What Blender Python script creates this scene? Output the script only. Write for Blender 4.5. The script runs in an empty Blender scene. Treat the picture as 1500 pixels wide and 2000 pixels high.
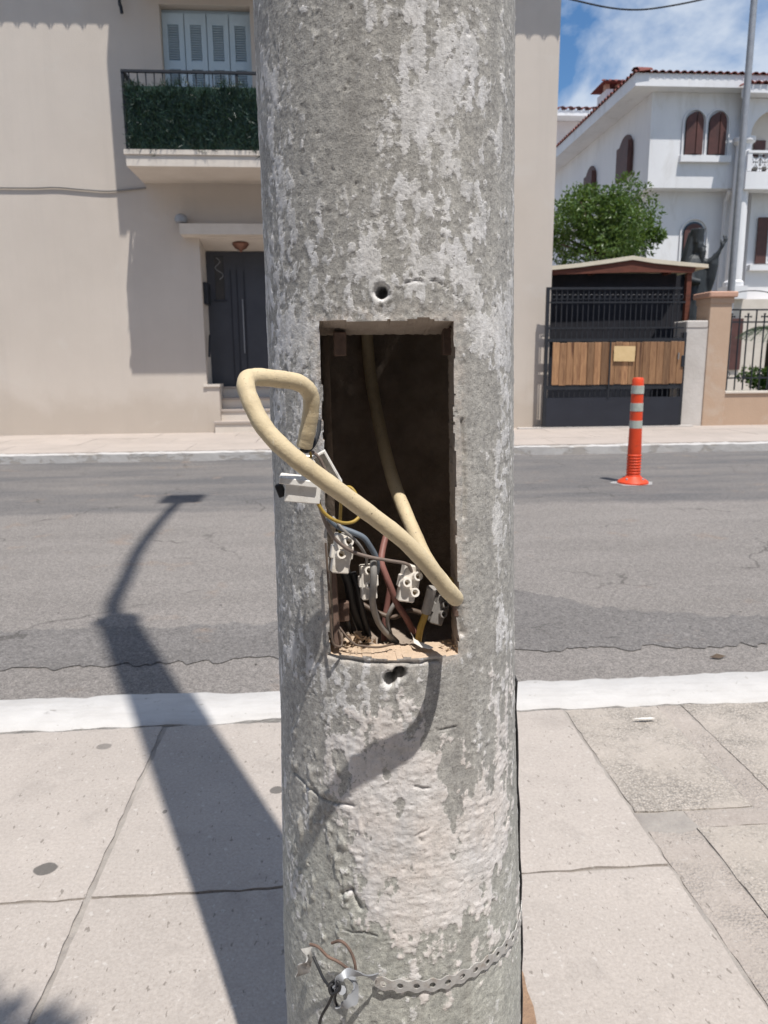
import bpy, bmesh, math, random
import numpy as np
from mathutils import Vector, Matrix
random.seed(7); rng = np.random.default_rng(7)
R = math.radians
scn = bpy.context.scene
C = scn.collection

# ------------------------------------------------------------------ camera
F, PITCH, YAW, ROLL, EYE = 1450.0, R(11.3), R(4.2), R(0.5), 1.1
fw = np.array([math.sin(YAW)*math.cos(PITCH), math.cos(YAW)*math.cos(PITCH), -math.sin(PITCH)])
r0 = np.cross(fw, [0, 0, 1.0]); r0 /= np.linalg.norm(r0); u0 = np.cross(r0, fw)
RT = r0*math.cos(ROLL) - u0*math.sin(ROLL); UP = u0*math.cos(ROLL) + r0*math.sin(ROLL)
O = np.array([0, 0, EYE])
cd = bpy.data.cameras.new('camera'); cam = bpy.data.objects.new('camera', cd); C.objects.link(cam)
m = Matrix(((RT[0], UP[0], -fw[0], 0), (RT[1], UP[1], -fw[1], 0), (RT[2], UP[2], -fw[2], EYE), (0, 0, 0, 1)))
cam.matrix_world = m
cd.sensor_fit = 'VERTICAL'; cd.sensor_height = 36; cd.lens = F/2000*36
cd.clip_start = 0.02; cd.clip_end = 2000
cd.dof.use_dof = True; cd.dof.focus_distance = 0.68; cd.dof.aperture_fstop = 17
scn.camera = cam

# ------------------------------------------------------------------ sky and sun
SUN_DX, SUN_DZ = 0.385, 2.79            # towards the sun, per metre back from the street
sdir = Vector((SUN_DX, -1.0, SUN_DZ)).normalized()
elev = math.asin(sdir.z); azim = math.atan2(sdir.x, sdir.y)
w = bpy.data.worlds.new('World'); scn.world = w; w.use_nodes = True
nt = w.node_tree; N = nt.nodes; L = nt.links; N.clear()
out = N.new('ShaderNodeOutputWorld'); bg = N.new('ShaderNodeBackground'); L.new(bg.outputs[0], out.inputs[0])
bg.inputs[1].default_value = 0.085
sky = N.new('ShaderNodeTexSky'); sky.sky_type = 'NISHITA'; sky.sun_disc = False
sky.sun_elevation = elev; sky.sun_rotation = azim; sky.air_density = 1.0; sky.dust_density = 0.2; sky.ozone_density = 3.5
tc = N.new('ShaderNodeTexCoord'); sep = N.new('ShaderNodeSeparateXYZ'); L.new(tc.outputs['Generated'], sep.inputs[0])
def mth(op, a, b=None, clamp=False):
    n = N.new('ShaderNodeMath'); n.operation = op; n.use_clamp = clamp
    for i, v in enumerate((a, b)):
        if v is None: continue
        if isinstance(v, (int, float)): n.inputs[i].default_value = v
        else: L.new(v, n.inputs[i])
    return n.outputs[0]
den = mth('ADD', mth('MAXIMUM', sep.outputs[2], 0.0), 0.40)
cmb = N.new('ShaderNodeCombineXYZ')
L.new(mth('DIVIDE', sep.outputs[0], den), cmb.inputs[0]); L.new(mth('DIVIDE', sep.outputs[1], den), cmb.inputs[1])
mp = N.new('ShaderNodeMapping'); mp.inputs[1].default_value = (3.35, 1.75, 0.4); mp.inputs[3].default_value = (1.25, 1.0, 1)
L.new(cmb.outputs[0], mp.inputs[0])
cn = N.new('ShaderNodeTexNoise'); cn.inputs['Scale'].default_value = 3.0; cn.inputs['Detail'].default_value = 10; cn.inputs['Roughness'].default_value = 0.55; cn.inputs['Distortion'].default_value = 0.25
L.new(mp.outputs[0], cn.inputs['Vector'])
cr = N.new('ShaderNodeValToRGB'); cr.color_ramp.elements[0].position = 0.44; cr.color_ramp.elements[1].position = 0.58
L.new(cn.outputs[0], cr.inputs[0])
cfac = mth('MULTIPLY', cr.outputs[0], 0.85)
mx = N.new('ShaderNodeMix'); mx.data_type = 'RGBA'; L.new(cfac, mx.inputs[0]); hs_ = N.new('ShaderNodeHueSaturation'); hs_.inputs['Saturation'].default_value = 1.18; hs_.inputs['Value'].default_value = 1.35; L.new(sky.outputs[0], hs_.inputs['Color']); L.new(hs_.outputs[0], mx.inputs[6]); mx.inputs[7].default_value = (7.2, 8.0, 9.2, 1)
L.new(mx.outputs[2], bg.inputs[0])
sd = bpy.data.lights.new('sun', 'SUN'); sd.energy = 4.9; sd.angle = R(0.53); sd.color = (1.0, 0.955, 0.89)
so = bpy.data.objects.new('sun', sd); C.objects.link(so); so.rotation_euler = sdir.to_track_quat('Z', 'Y').to_euler(); so.location = (8, -20, 40)
vs = scn.view_settings; vs.view_transform = 'Standard'; vs.look = 'None'; vs.exposure = 0.12; vs.gamma = 1.0; vs.use_curve_mapping = False

# ------------------------------------------------------------------ helpers
def ray(px, py): return fw + RT*(px-750)/F - UP*(py-1000)/F
def at(px, py, Y):                       # the point at street depth Y that the photograph shows at px,py
    d = ray(px, py); return Vector(O + d*(Y/d[1]))
def gz(px, py, Z=0.0):
    d = ray(px, py); return Vector(O + d*((Z-EYE)/d[2]))
def atX(px, py, X):
    d = ray(px, py); return Vector(O + d*(X/d[0]))

def tag(o, label=None, cat=None, group=None, kind=None):
    if label: o['label'] = label
    if cat: o['category'] = cat
    if group: o['group'] = group
    if kind: o['kind'] = kind
    return o
def empty(name, loc=(0, 0, 0), label=None, cat=None, group=None):
    o = bpy.data.objects.new(name, None); C.objects.link(o); o.location = loc; o.empty_display_size = 0.1
    return tag(o, label, cat, group)
def link(name, me, parent=None):
    o = bpy.data.objects.new(name, me); C.objects.link(o)
    if parent is not None:
        o.parent = parent
        po = parent; off = Vector((0, 0, 0))
        while po is not None: off += po.location; po = po.parent
        o.location = -off
    return o
class MB:
    def __init__(s): s.v = []; s.f = []
    def add(s, vs, fs):
        k = len(s.v); s.v += [tuple(v) for v in vs]; s.f += [tuple(i+k for i in f) for f in fs]; return s
    def box(s, a, b):
        x0, x1 = sorted((a[0], b[0])); y0, y1 = sorted((a[1], b[1])); z0, z1 = sorted((a[2], b[2]))
        return s.add([(x0,y0,z0),(x1,y0,z0),(x1,y1,z0),(x0,y1,z0),(x0,y0,z1),(x1,y0,z1),(x1,y1,z1),(x0,y1,z1)],
              [(0,3,2,1),(4,5,6,7),(0,1,5,4),(1,2,6,5),(2,3,7,6),(3,0,4,7)])
    def obox(s, c, ax, ay, az):         # oriented box: centre and three half-axes
        c, ax, ay, az = map(Vector, (c, ax, ay, az))
        vs = [c+ax*i+ay*j+az*k for k in (-1,1) for j in (-1,1) for i in (-1,1)]
        return s.add(vs, [(0,2,3,1),(4,5,7,6),(0,1,5,4),(1,3,7,5),(3,2,6,7),(2,0,4,6)])
    def prism(s, poly, d):              # polygon (3D points) pushed by d
        n = len(poly); d = Vector(d); p = [Vector(q) for q in poly]
        return s.add(p+[q+d for q in p], [tuple(range(n))[::-1], tuple(range(n, 2*n))]+[(i,(i+1)%n,n+(i+1)%n,n+i) for i in range(n)])
    def tube(s, pts, r, n=10, cap=True, flat=1.0):
        pts = [Vector(p) for p in pts]; k = len(s.v); m = len(pts)
        rr = r if isinstance(r, (list, tuple)) else [r]*m
        t0 = (pts[1]-pts[0]).normalized(); a = t0.orthogonal().normalized()
        for i, p in enumerate(pts):
            t = (pts[min(i+1, m-1)]-pts[max(i-1, 0)]).normalized()
            a = (a - t*a.dot(t)).normalized(); b = t.cross(a)
            for j in range(n):
                q = 2*math.pi*j/n; s.v.append(tuple(p+(a*math.cos(q)+b*math.sin(q)*flat)*rr[i]))
        for i in range(m-1):
            for j in range(n): s.f.append((k+i*n+j, k+i*n+(j+1)%n, k+(i+1)*n+(j+1)%n, k+(i+1)*n+j))
        if cap: s.f.append(tuple(k+j for j in range(n))[::-1]); s.f.append(tuple(k+(m-1)*n+j for j in range(n)))
        return s
    def lathe(s, prof, c=(0,0,0), n=24, sx=1.0, sy=1.0):
        k = len(s.v); m = len(prof)
        for r, z in prof:
            for j in range(n):
                q = 2*math.pi*j/n; s.v.append((c[0]+r*sx*math.cos(q), c[1]+r*sy*math.sin(q), c[2]+z))
        for i in range(m-1):
            for j in range(n): s.f.append((k+i*n+j, k+i*n+(j+1)%n, k+(i+1)*n+(j+1)%n, k+(i+1)*n+j))
        s.f.append(tuple(k+j for j in range(n))[::-1]); s.f.append(tuple(k+(m-1)*n+j for j in range(n)))
        return s
    def mesh(s, name, mat, smooth=False, bevel=0):
        me = bpy.data.meshes.new(name); me.from_pydata(s.v, [], s.f)
        if bevel:
            b = bmesh.new(); b.from_mesh(me)
            bmesh.ops.bevel(b, geom=list(b.edges), offset=bevel, segments=1, affect='EDGES'); b.to_mesh(me); b.free()
        if mat: me.materials.append(mat)
        if smooth:
            me.shade_smooth()
            me.set_sharp_from_angle(angle=R(40))
        me.update(); return me
    def build(s, name, mat, parent=None, smooth=False, bevel=0): return link(name, s.mesh(name, mat, smooth, bevel), parent)
def spline(pts, per=8):
    P = [Vector(p) for p in pts]; P = [P[0]*2-P[1]]+P+[P[-1]*2-P[-2]]; o = []
    for i in range(1, len(P)-2):
        for k in range(per):
            t = k/per; a, b, c, d = P[i-1:i+3]
            o.append(0.5*((2*b)+(c-a)*t+(2*a-5*b+4*c-d)*t*t+(3*b-a-3*c+d)*t**3))
    o.append(P[-2]); return o

# ------------------------------------------------------------------ materials
def newmat(name):
    mt = bpy.data.materials.new(name); mt.use_nodes = True; t = mt.node_tree; return mt, t, t.nodes, t.links, t.nodes['Principled BSDF']
def nnode(n, l, vec, scale, detail=4, rough=0.6, dist=0.0):
    q = n.new('ShaderNodeTexNoise'); q.inputs['Scale'].default_value = scale; q.inputs['Detail'].default_value = detail
    q.inputs['Roughness'].default_value = rough; q.inputs['Distortion'].default_value = dist
    if vec is not None: l.new(vec, q.inputs['Vector'])
    return q.outputs['Fac']
def ramp(n, l, fac, a, b, ca=(0,0,0), cb=(1,1,1)):
    q = n.new('ShaderNodeValToRGB'); e = q.color_ramp.elements; e[0].position = a; e[1].position = b
    e[0].color = (*ca, 1); e[1].color = (*cb, 1); l.new(fac, q.inputs[0]); return q.outputs[0]
def mixc(n, l, fac, a, b, mode='MIX'):
    q = n.new('ShaderNodeMix'); q.data_type = 'RGBA'; q.blend_type = mode
    for i, v in ((0, fac), (6, a), (7, b)):
        if isinstance(v, (int, float)): q.inputs[i].default_value = v
        elif isinstance(v, tuple): q.inputs[i].default_value = (*v, 1)
        else: l.new(v, q.inputs[i])
    return q.outputs[2]
def mop(n, l, op, a, b=0.0, clamp=False):
    q = n.new('ShaderNodeMath'); q.operation = op; q.use_clamp = clamp
    for i, v in enumerate((a, b)):
        if isinstance(v, (int, float)): q.inputs[i].default_value = v
        else: l.new(v, q.inputs[i])
    return q.outputs[0]
def bumpn(n, l, bsdf, h, dist, strength=1.0, prev=None):
    q = n.new('ShaderNodeBump'); q.inputs['Distance'].default_value = dist; q.inputs['Strength'].default_value = strength
    l.new(h, q.inputs['Height'])
    if prev is not None: l.new(prev, q.inputs['Normal'])
    l.new(q.outputs[0], bsdf.inputs['Normal']); return q.outputs[0]
def pvec(n, l, stretch=(1,1,1), world=True):
    g = n.new('ShaderNodeNewGeometry') if world else n.new('ShaderNodeTexCoord')
    q = n.new('ShaderNodeMapping'); q.inputs[3].default_value = stretch
    l.new(g.outputs['Position' if world else 'Object'], q.inputs[0]); return q.outputs[0]
def pm(name, c1, c2=None, scale=6, rough=0.7, bump=0.0, bscale=60, stretch=(1,1,1), metal=0.0, spec=0.35, dirt=None, dscale=3, lo=0.35, hi=0.65, rand=0.0):
    mt, t, n, l, b = newmat(name)
    c2 = c2 or tuple(v*0.85 for v in c1); v = pvec(n, l, stretch)
    col = mixc(n, l, ramp(n, l, nnode(n, l, v, scale, 6, 0.65), lo, hi), c2, c1)
    if dirt: col = mixc(n, l, ramp(n, l, nnode(n, l, v, dscale, 8, 0.7, 0.4), 0.52, 0.75), col, dirt)
    if rand:
        oi = n.new('ShaderNodeObjectInfo'); hv = n.new('ShaderNodeHueSaturation')
        l.new(mop(n, l, 'ADD', mop(n, l, 'MULTIPLY', oi.outputs['Random'], 2*rand), 1-rand), hv.inputs['Value']); l.new(col, hv.inputs['Color']); col = hv.outputs[0]
    l.new(col, b.inputs['Base Color']); b.inputs['Roughness'].default_value = rough; b.inputs['Metallic'].default_value = metal
    b.inputs['Specular IOR Level'].default_value = spec
    if bump: bumpn(n, l, b, nnode(n, l, v, bscale, 5, 0.7), bump)
    return mt

M = {}
def stucco_mat():
    mt, t, n, l, b = newmat('beige_stucco'); v = pvec(n, l); sp = n.new('ShaderNodeSeparateXYZ'); l.new(v, sp.inputs[0])
    col = mixc(n, l, ramp(n, l, nnode(n, l, v, 0.55, 7, 0.65), 0.35, 0.68), (0.535,0.475,0.415), (0.59,0.527,0.463))
    st = ramp(n, l, nnode(n, l, pvec(n, l, (2.2,2.2,0.10)), 1.6, 6, 0.7), 0.52, 0.72)
    col = mixc(n, l, mop(n, l, 'MULTIPLY', st, 0.16), col, (0.42,0.38,0.34))
    splash = mop(n, l, 'SUBTRACT', 1.0, mop(n, l, 'MULTIPLY', mop(n, l, 'ADD', sp.outputs[2], mop(n, l, 'MULTIPLY', nnode(n, l, v, 2.4, 5), -0.8)), 3.0), True)
    col = mixc(n, l, mop(n, l, 'MULTIPLY', splash, 0.45), col, (0.43,0.36,0.29))
    blot = ramp(n, l, nnode(n, l, v, 1.7, 5, 0.6, 0.6), 0.60, 0.68); col = mixc(n, l, mop(n, l, 'MULTIPLY', blot, 0.22), col, (0.60,0.56,0.51))
    l.new(col, b.inputs['Base Color']); b.inputs['Roughness'].default_value = 0.92; bumpn(n, l, b, nnode(n, l, v, 60, 5, 0.7), 0.004); return mt
M['stucco'] = stucco_mat()
M['trim'] = pm('pale_trim', (0.66,0.60,0.53), (0.60,0.54,0.47), 3, 0.8, 0.002, 30)
M['white'] = pm('white_render', (0.77,0.77,0.78), (0.70,0.70,0.715), 0.6, 0.9, 0.004, 20, stretch=(1.6,1.6,0.5), dirt=(0.62,0.61,0.60), dscale=1.6)
M['pinkwall'] = pm('pinkish_render', (0.66,0.60,0.58), None, 0.5, 0.9)
M['peach'] = pm('peach_render', (0.50,0.36,0.26), (0.45,0.32,0.23), 1.2, 0.9, 0.004, 30, dirt=(0.52,0.43,0.35), dscale=1.3)
M['terracap'] = pm('terracotta_cap', (0.55,0.33,0.24), None, 3, 0.8, 0.004, 20)
M['concrete'] = pm('plain_concrete', (0.58,0.545,0.51), (0.50,0.465,0.43), 2.2, 0.9, 0.006, 18)
M['blueshut'] = pm('pale_blue_paint', (0.50,0.60,0.66), (0.45,0.55,0.61), 4, 0.5)
M['brownshut'] = pm('brown_paint', (0.115,0.052,0.045), (0.08,0.04,0.036), 5, 0.55)
M['iron'] = pm('black_iron', (0.025,0.027,0.033), (0.018,0.02,0.025), 8, 0.5)
M['panel'] = pm('anthracite_sheet', (0.028,0.031,0.042), (0.02,0.022,0.03), 1.5, 0.45)
M['door'] = pm('anthracite_door', (0.062,0.067,0.080), (0.05,0.054,0.066), 2, 0.4)
M['glass'] = pm('dark_glass', (0.03,0.03,0.032), None, 2, 0.06, spec=0.7)
M['cloth'] = pm('black_shade_cloth', (0.022,0.022,0.028), (0.014,0.014,0.018), 3, 0.9)
M['steel'] = pm('brushed_steel', (0.5,0.5,0.5), None, 10, 0.35, metal=0.9)
M['galv'] = pm('galvanised_steel', (0.36,0.37,0.39), (0.29,0.30,0.32), 8, 0.5, metal=0.35)
M['tile'] = pm('red_clay_tile', (0.235,0.078,0.062), (0.15,0.052,0.046), 14, 0.85, rand=0.3)
M['redwood'] = pm('red_brown_timber', (0.16,0.05,0.03), (0.10,0.035,0.022), 6, 0.7, stretch=(1,1,8))
M['roofsheet'] = pm('pale_roof_sheet', (0.68,0.62,0.50), (0.60,0.54,0.42), 3, 0.6)
M['copper'] = pm('copper_lamp', (0.22,0.11,0.08), None, 10, 0.4, metal=0.4)
M['paper'] = pm('yellowed_paper', (0.68,0.50,0.27), (0.62,0.45,0.23), 9, 0.8, 0.004, 14)
M['bronze'] = pm('dark_bronze', (0.042,0.048,0.052), (0.024,0.028,0.032), 5, 0.55, 0.003, 22, metal=0.1)
M['orange'] = pm('orange_rubber', (0.76,0.075,0.022), (0.64,0.06,0.018), 8, 0.5, dirt=(0.40,0.075,0.04), dscale=14)
M['reflect'] = pm('reflective_band', (0.50,0.53,0.48), (0.38,0.41,0.36), 22, 0.4, dirt=(0.28,0.27,0.23), dscale=16)
M['whitepaint'] = pm('white_road_paint', (0.45,0.45,0.45), (0.24,0.235,0.23), 12, 0.8, lo=0.4, hi=0.6)
M['bark'] = pm('bark', (0.12,0.09,0.065), (0.07,0.05,0.04), 12, 0.9, 0.01, 30, stretch=(1,1,0.25))
M['far_pave'] = pm('far_pavement', (0.43,0.375,0.335), (0.385,0.335,0.30), 2.2, 0.9, dirt=(0.34,0.30,0.265), dscale=1.2, rand=0.03)
M['mortar'] = pm('grey_mortar', (0.36,0.33,0.30), (0.27,0.245,0.225), 14, 0.95, 0.006, 60)
M['soil'] = pm('reddish_soil', (0.38,0.25,0.16), (0.28,0.18,0.12), 40, 0.95, 0.006, 120)
def leafmat(name, a, b, trans=0.25):
    mt, t, n, l, bs = newmat(name)
    g = n.new('ShaderNodeNewGeometry'); col = mixc(n, l, g.outputs['Random Per Island'], a, b)
    l.new(col, bs.inputs['Base Color']); bs.inputs['Roughness'].default_value = 0.45
    tr = n.new('ShaderNodeBsdfTranslucent'); l.new(mixc(n, l, 0.5, col, (0.25,0.35,0.04)), tr.inputs[0])
    ms = n.new('ShaderNodeMixShader'); ms.inputs[0].default_value = trans
    l.new(bs.outputs[0], ms.inputs[1]); l.new(tr.outputs[0], ms.inputs[2]); l.new(ms.outputs[0], n['Material Output'].inputs[0]); return mt
M['leaf'] = leafmat('tree_leaf', (0.035,0.085,0.018), (0.10,0.17,0.035))
M['hedge'] = leafmat('plastic_hedge', (0.008,0.026,0.020), (0.025,0.065,0.042), 0.05)
M['palm'] = leafmat('palm_leaf', (0.05,0.075,0.05), (0.09,0.12,0.07), 0.1)
M['grass'] = pm('lawn', (0.06,0.11,0.03), (0.04,0.07,0.02), 30, 0.9, 0.01, 90)

def plank_mat():
    mt, t, n, l, b = newmat('stained_pine')
    v = pvec(n, l, (9,9,0.7)); oi = n.new('ShaderNodeObjectInfo')
    ad = n.new('ShaderNodeVectorMath'); l.new(v, ad.inputs[0]); cb = n.new('ShaderNodeCombineXYZ')
    for i in range(3): l.new(mop(n, l, 'MULTIPLY', oi.outputs['Random'], 37.0), cb.inputs[i])
    l.new(cb.outputs[0], ad.inputs[1])
    f = nnode(n, l, ad.outputs[0], 4, 6, 0.6, 1.2)
    col = mixc(n, l, ramp(n, l, f, 0.3, 0.7), (0.19,0.09,0.042), (0.42,0.235,0.115))
    kn = nnode(n, l, ad.outputs[0], 0.9, 2, 0.5)
    col = mixc(n, l, ramp(n, l, kn, 0.64, 0.72), col, (0.11,0.045,0.02))
    hv = n.new('ShaderNodeHueSaturation'); l.new(mop(n, l, 'ADD', mop(n, l, 'MULTIPLY', oi.outputs['Random'], 0.75), 0.5), hv.inputs['Value']); l.new(col, hv.inputs['Color'])
    l.new(hv.outputs[0], b.inputs['Base Color']); b.inputs['Roughness'].default_value = 0.6; return mt
M['plank'] = plank_mat()

def asphalt_mat(name, near, far, split, coarse=1.0):
    mt, t, n, l, b = newmat(name); v = pvec(n, l)
    sp = n.new('ShaderNodeSeparateXYZ'); l.new(v, sp.inputs[0])
    wob = mop(n, l, 'MULTIPLY', nnode(n, l, v, 0.8, 4), 0.5)
    f = mop(n, l, 'MULTIPLY', mop(n, l, 'SUBTRACT', mop(n, l, 'ADD', sp.outputs[1], wob), split+0.25), 6.0, True)
    base = mixc(n, l, f, near, far)
    vs_ = pvec(n, l, (0.35, 1.6, 1))
    base = mixc(n, l, ramp(n, l, nnode(n, l, vs_, 1.6, 7, 0.65), 0.35, 0.7), base, tuple(c*0.84 for c in near))
    base = mixc(n, l, ramp(n, l, nnode(n, l, v, 2.6, 5, 0.6), 0.62, 0.74), base, (0.24,0.195,0.165))
    base = mixc(n, l, ramp(n, l, nnode(n, l, pvec(n, l, (0.5,2.2,1)), 5.5, 5, 0.6), 0.68, 0.74), base, tuple(c*0.6 for c in near))
    wv = n.new('ShaderNodeVectorMath'); wv.operation = 'ADD'; l.new(v, wv.inputs[0])
    wn_ = n.new('ShaderNodeTexNoise'); wn_.inputs['Scale'].default_value = 3.0; wn_.inputs['Detail'].default_value = 5; l.new(v, wn_.inputs['Vector'])
    ws = n.new('ShaderNodeVectorMath'); ws.operation = 'SCALE'; ws.inputs['Scale'].default_value = 0.5; l.new(wn_.outputs['Color'], ws.inputs[0]); l.new(ws.outputs[0], wv.inputs[1])
    ck = n.new('ShaderNodeTexVoronoi'); ck.feature = 'DISTANCE_TO_EDGE'; ck.inputs['Scale'].default_value = 0.7; l.new(wv.outputs[0], ck.inputs['Vector'])
    crk = mop(n, l, 'MULTIPLY', mop(n, l, 'LESS_THAN', ck.outputs['Distance'], 0.006), ramp(n, l, nnode(n, l, v, 1.1, 3), 0.5, 0.58))
    base = mixc(n, l, mop(n, l, 'MULTIPLY', crk, 0.6), base, (0.07,0.066,0.062))
    base = mixc(n, l, mop(n, l, 'MULTIPLY', ramp(n, l, nnode(n, l, v, 3.4, 3, 0.5), 0.70, 0.78), 0.5), base, (0.10,0.095,0.09))
    s1 = nnode(n, l, v, 190/coarse, 3, 0.7); s2 = nnode(n, l, v, 75/coarse, 4, 0.75)
    base = mixc(n, l, 1.0, base, ramp(n, l, s1, 0.3, 0.7, (0.48,0.48,0.48), (1.52,1.48,1.44)), 'MULTIPLY')
    base = mixc(n, l, 1.0, base, ramp(n, l, s2, 0.32, 0.68, (0.68,0.68,0.68), (1.28,1.28,1.28)), 'MULTIPLY')
    l.new(base, b.inputs['Base Color']); b.inputs['Roughness'].default_value = 0.88; b.inputs['Specular IOR Level'].default_value = 0.3
    bumpn(n, l, b, mop(n, l, 'ADD', s1, s2), 0.004*coarse); return mt
M['asphalt'] = asphalt_mat('aged_asphalt', (0.243,0.228,0.218), (0.125,0.124,0.128), 5.9)
M['patch'] = asphalt_mat('asphalt_repair', (0.188,0.180,0.177), (0.188,0.180,0.177), 50, 1.25)

def slab_mat(name, c1, c2, speck, agg=0.0, stains=()):
    mt, t, n, l, b = newmat(name); v = pvec(n, l)
    oi = n.new('ShaderNodeObjectInfo')
    col = mixc(n, l, ramp(n, l, nnode(n, l, v, 2.3, 7, 0.7), 0.33, 0.68), c2, c1)
    fine = nnode(n, l, v, 130, 3, 0.8)
    col = mixc(n, l, 1.0, col, ramp(n, l, fine, 0.3, 0.7, (0.86,0.85,0.84), (1.12,1.12,1.12)), 'MULTIPLY')
    chips = nnode(n, l, v, 60, 2, 0.5)
    col = mixc(n, l, mop(n, l, 'MULTIPLY', ramp(n, l, chips, 0.66, 0.70), speck), col, (0.66,0.64,0.61))
    dk = nnode(n, l, pvec(n, l, (1.6,0.7,1)), 48, 3, 0.6)
    col = mixc(n, l, mop(n, l, 'MULTIPLY', ramp(n, l, dk, 0.64, 0.69), 0.75), col, (0.17,0.15,0.13))
    col = mixc(n, l, mop(n, l, 'MULTIPLY', ramp(n, l, nnode(n, l, v, 7, 6, 0.7, 0.5), 0.55, 0.72), 0.4), col, tuple(c*0.68 for c in c2))
    h = fine
    if agg:
        vo = n.new('ShaderNodeTexVoronoi'); vo.inputs['Scale'].default_value = 150; l.new(v, vo.inputs['Vector'])
        worn = ramp(n, l, nnode(n, l, v, 4.5, 5, 0.6), 0.40, 0.58)
        peb = mixc(n, l, ramp(n, l, vo.outputs['Distance'], 0.2, 0.65), (0.47,0.435,0.395), (0.29,0.265,0.235))
        pv = n.new('ShaderNodeSeparateColor'); l.new(vo.outputs['Color'], pv.inputs[0])
        peb = mixc(n, l, 1.0, peb, ramp(n, l, pv.outputs[0], 0.0, 1.0, (0.6,0.6,0.6), (1.25,1.22,1.2)), 'MULTIPLY')
        col = mixc(n, l, mop(n, l, 'MULTIPLY', worn, agg), col, peb)
        h = mop(n, l, 'SUBTRACT', fine, mop(n, l, 'MULTIPLY', mop(n, l, 'MULTIPLY', vo.outputs['Distance'], worn), 1.6))
    for (sx, sy, rx, ry, amt) in stains:        # old gum and drips trodden into the paving
        dm = n.new('ShaderNodeVectorMath'); dm.operation = 'SUBTRACT'; l.new(v, dm.inputs[0]); dm.inputs[1].default_value = (sx, sy, 0)
        ml = n.new('ShaderNodeVectorMath'); ml.operation = 'MULTIPLY'; l.new(dm.outputs[0], ml.inputs[0]); ml.inputs[1].default_value = (1/rx, 1/ry, 0)
        ln = n.new('ShaderNodeVectorMath'); ln.operation = 'LENGTH'; l.new(ml.outputs[0], ln.inputs[0])
        d = mop(n, l, 'ADD', ln.outputs['Value'], mop(n, l, 'MULTIPLY', nnode(n, l, v, 28, 3), 0.5))
        col = mixc(n, l, mop(n, l, 'MULTIPLY', ramp(n, l, mop(n, l, 'MULTIPLY', d, 0.5), 0.59, 0.65, (1,1,1), (0,0,0)), amt), col, (0.085,0.08,0.075))
    hv = n.new('ShaderNodeHueSaturation'); l.new(mop(n, l, 'ADD', mop(n, l, 'MULTIPLY', oi.outputs['Random'], 0.07), 0.965), hv.inputs['Value']); l.new(col, hv.inputs['Color'])
    l.new(hv.outputs[0], b.inputs['Base Color']); b.inputs['Roughness'].default_value = 0.9; b.inputs['Specular IOR Level'].default_value = 0.25
    bumpn(n, l, b, h, 0.003 if agg else 0.0016); return mt
g1, g2, g3, g4 = gz(90,1697), gz(203,1458), gz(540,1543), gz(322,1585)
M['slab'] = slab_mat('terrazzo_slab', (0.42,0.378,0.345), (0.36,0.324,0.295), 0.25,
    stains=((g1.x,g1.y,0.026,0.021,0.85),(g2.x,g2.y,0.022,0.018,0.55),(g3.x,g3.y,0.018,0.018,0.8),(g4.x,g4.y,0.006,0.009,0.7)))
g5, g6, g7 = gz(1232,1540), gz(1295,1630), gz(1390,1760)
M['agg'] = slab_mat('washed_aggregate', (0.43,0.385,0.345), (0.38,0.34,0.30), 0.3, 0.75)
M['strip'] = slab_mat('mortar_band', (0.405,0.36,0.325), (0.345,0.305,0.275), 0.2, 0.25)

def kerb_mat(name, wear):
    mt, t, n, l, b = newmat(name); v = pvec(n, l, (1,1,2.2))
    f = nnode(n, l, v, 3.2, 9, 0.72, 0.3)
    col = mixc(n, l, ramp(n, l, nnode(n, l, v, 9, 5), 0.3, 0.7), (0.47,0.455,0.44), (0.53,0.515,0.50))
    msk = ramp(n, l, f, wear, wear+0.04)
    col = mixc(n, l, msk, col, (0.40,0.37,0.34))
    col = mixc(n, l, mop(n, l, 'MULTIPLY', ramp(n, l, nnode(n, l, pvec(n, l, (0.5,3,1)), 7, 6, 0.7), 0.48, 0.70), 0.5), col, (0.38,0.36,0.34))
    f2 = nnode(n, l, v, 34, 4, 0.6); col = mixc(n, l, ramp(n, l, f2, 0.66, 0.72), col, (0.34,0.32,0.29))
    l.new(col, b.inputs['Base Color']); b.inputs['Roughness'].default_value = 0.85
    bumpn(n, l, b, mop(n, l, 'SUBTRACT', nnode(n, l, v, 60, 4), msk), 0.003); return mt
M['kerb_near'] = kerb_mat('whitewashed_kerb', 0.64)
M['kerb_far'] = kerb_mat('worn_whitewash', 0.53)

# wiring
def cream_mat():
    mt, t, n, l, b = newmat('cream_pvc'); v = pvec(n, l)
    col = mixc(n, l, ramp(n, l, nnode(n, l, v, 26, 6, 0.7), 0.3, 0.7), (0.56,0.455,0.29), (0.68,0.565,0.375))
    col = mixc(n, l, mop(n, l, 'MULTIPLY', ramp(n, l, nnode(n, l, v, 75, 7, 0.75, 0.6), 0.50, 0.66), 0.65), col, (0.50,0.42,0.29))
    col = mixc(n, l, ramp(n, l, nnode(n, l, v, 420, 3, 0.7), 0.66, 0.72), col, (0.16,0.12,0.085))
    col = mixc(n, l, ramp(n, l, nnode(n, l, pvec(n, l, (2.6,2.6,0.6)), 130, 3, 0.6), 0.66, 0.71), col, (0.66,0.58,0.43))
    l.new(col, b.inputs['Base Color']); b.inputs['Roughness'].default_value = 0.62; b.inputs['Specular IOR Level'].default_value = 0.3
    bumpn(n, l, b, nnode(n, l, v, 300, 4, 0.7), 0.0005); return mt
M['cream'] = cream_mat()
M['ceramic'] = pm('ivory_plastic', (0.80,0.76,0.70), (0.70,0.65,0.58), 60, 0.5, dirt=(0.42,0.36,0.28), dscale=70)
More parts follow.
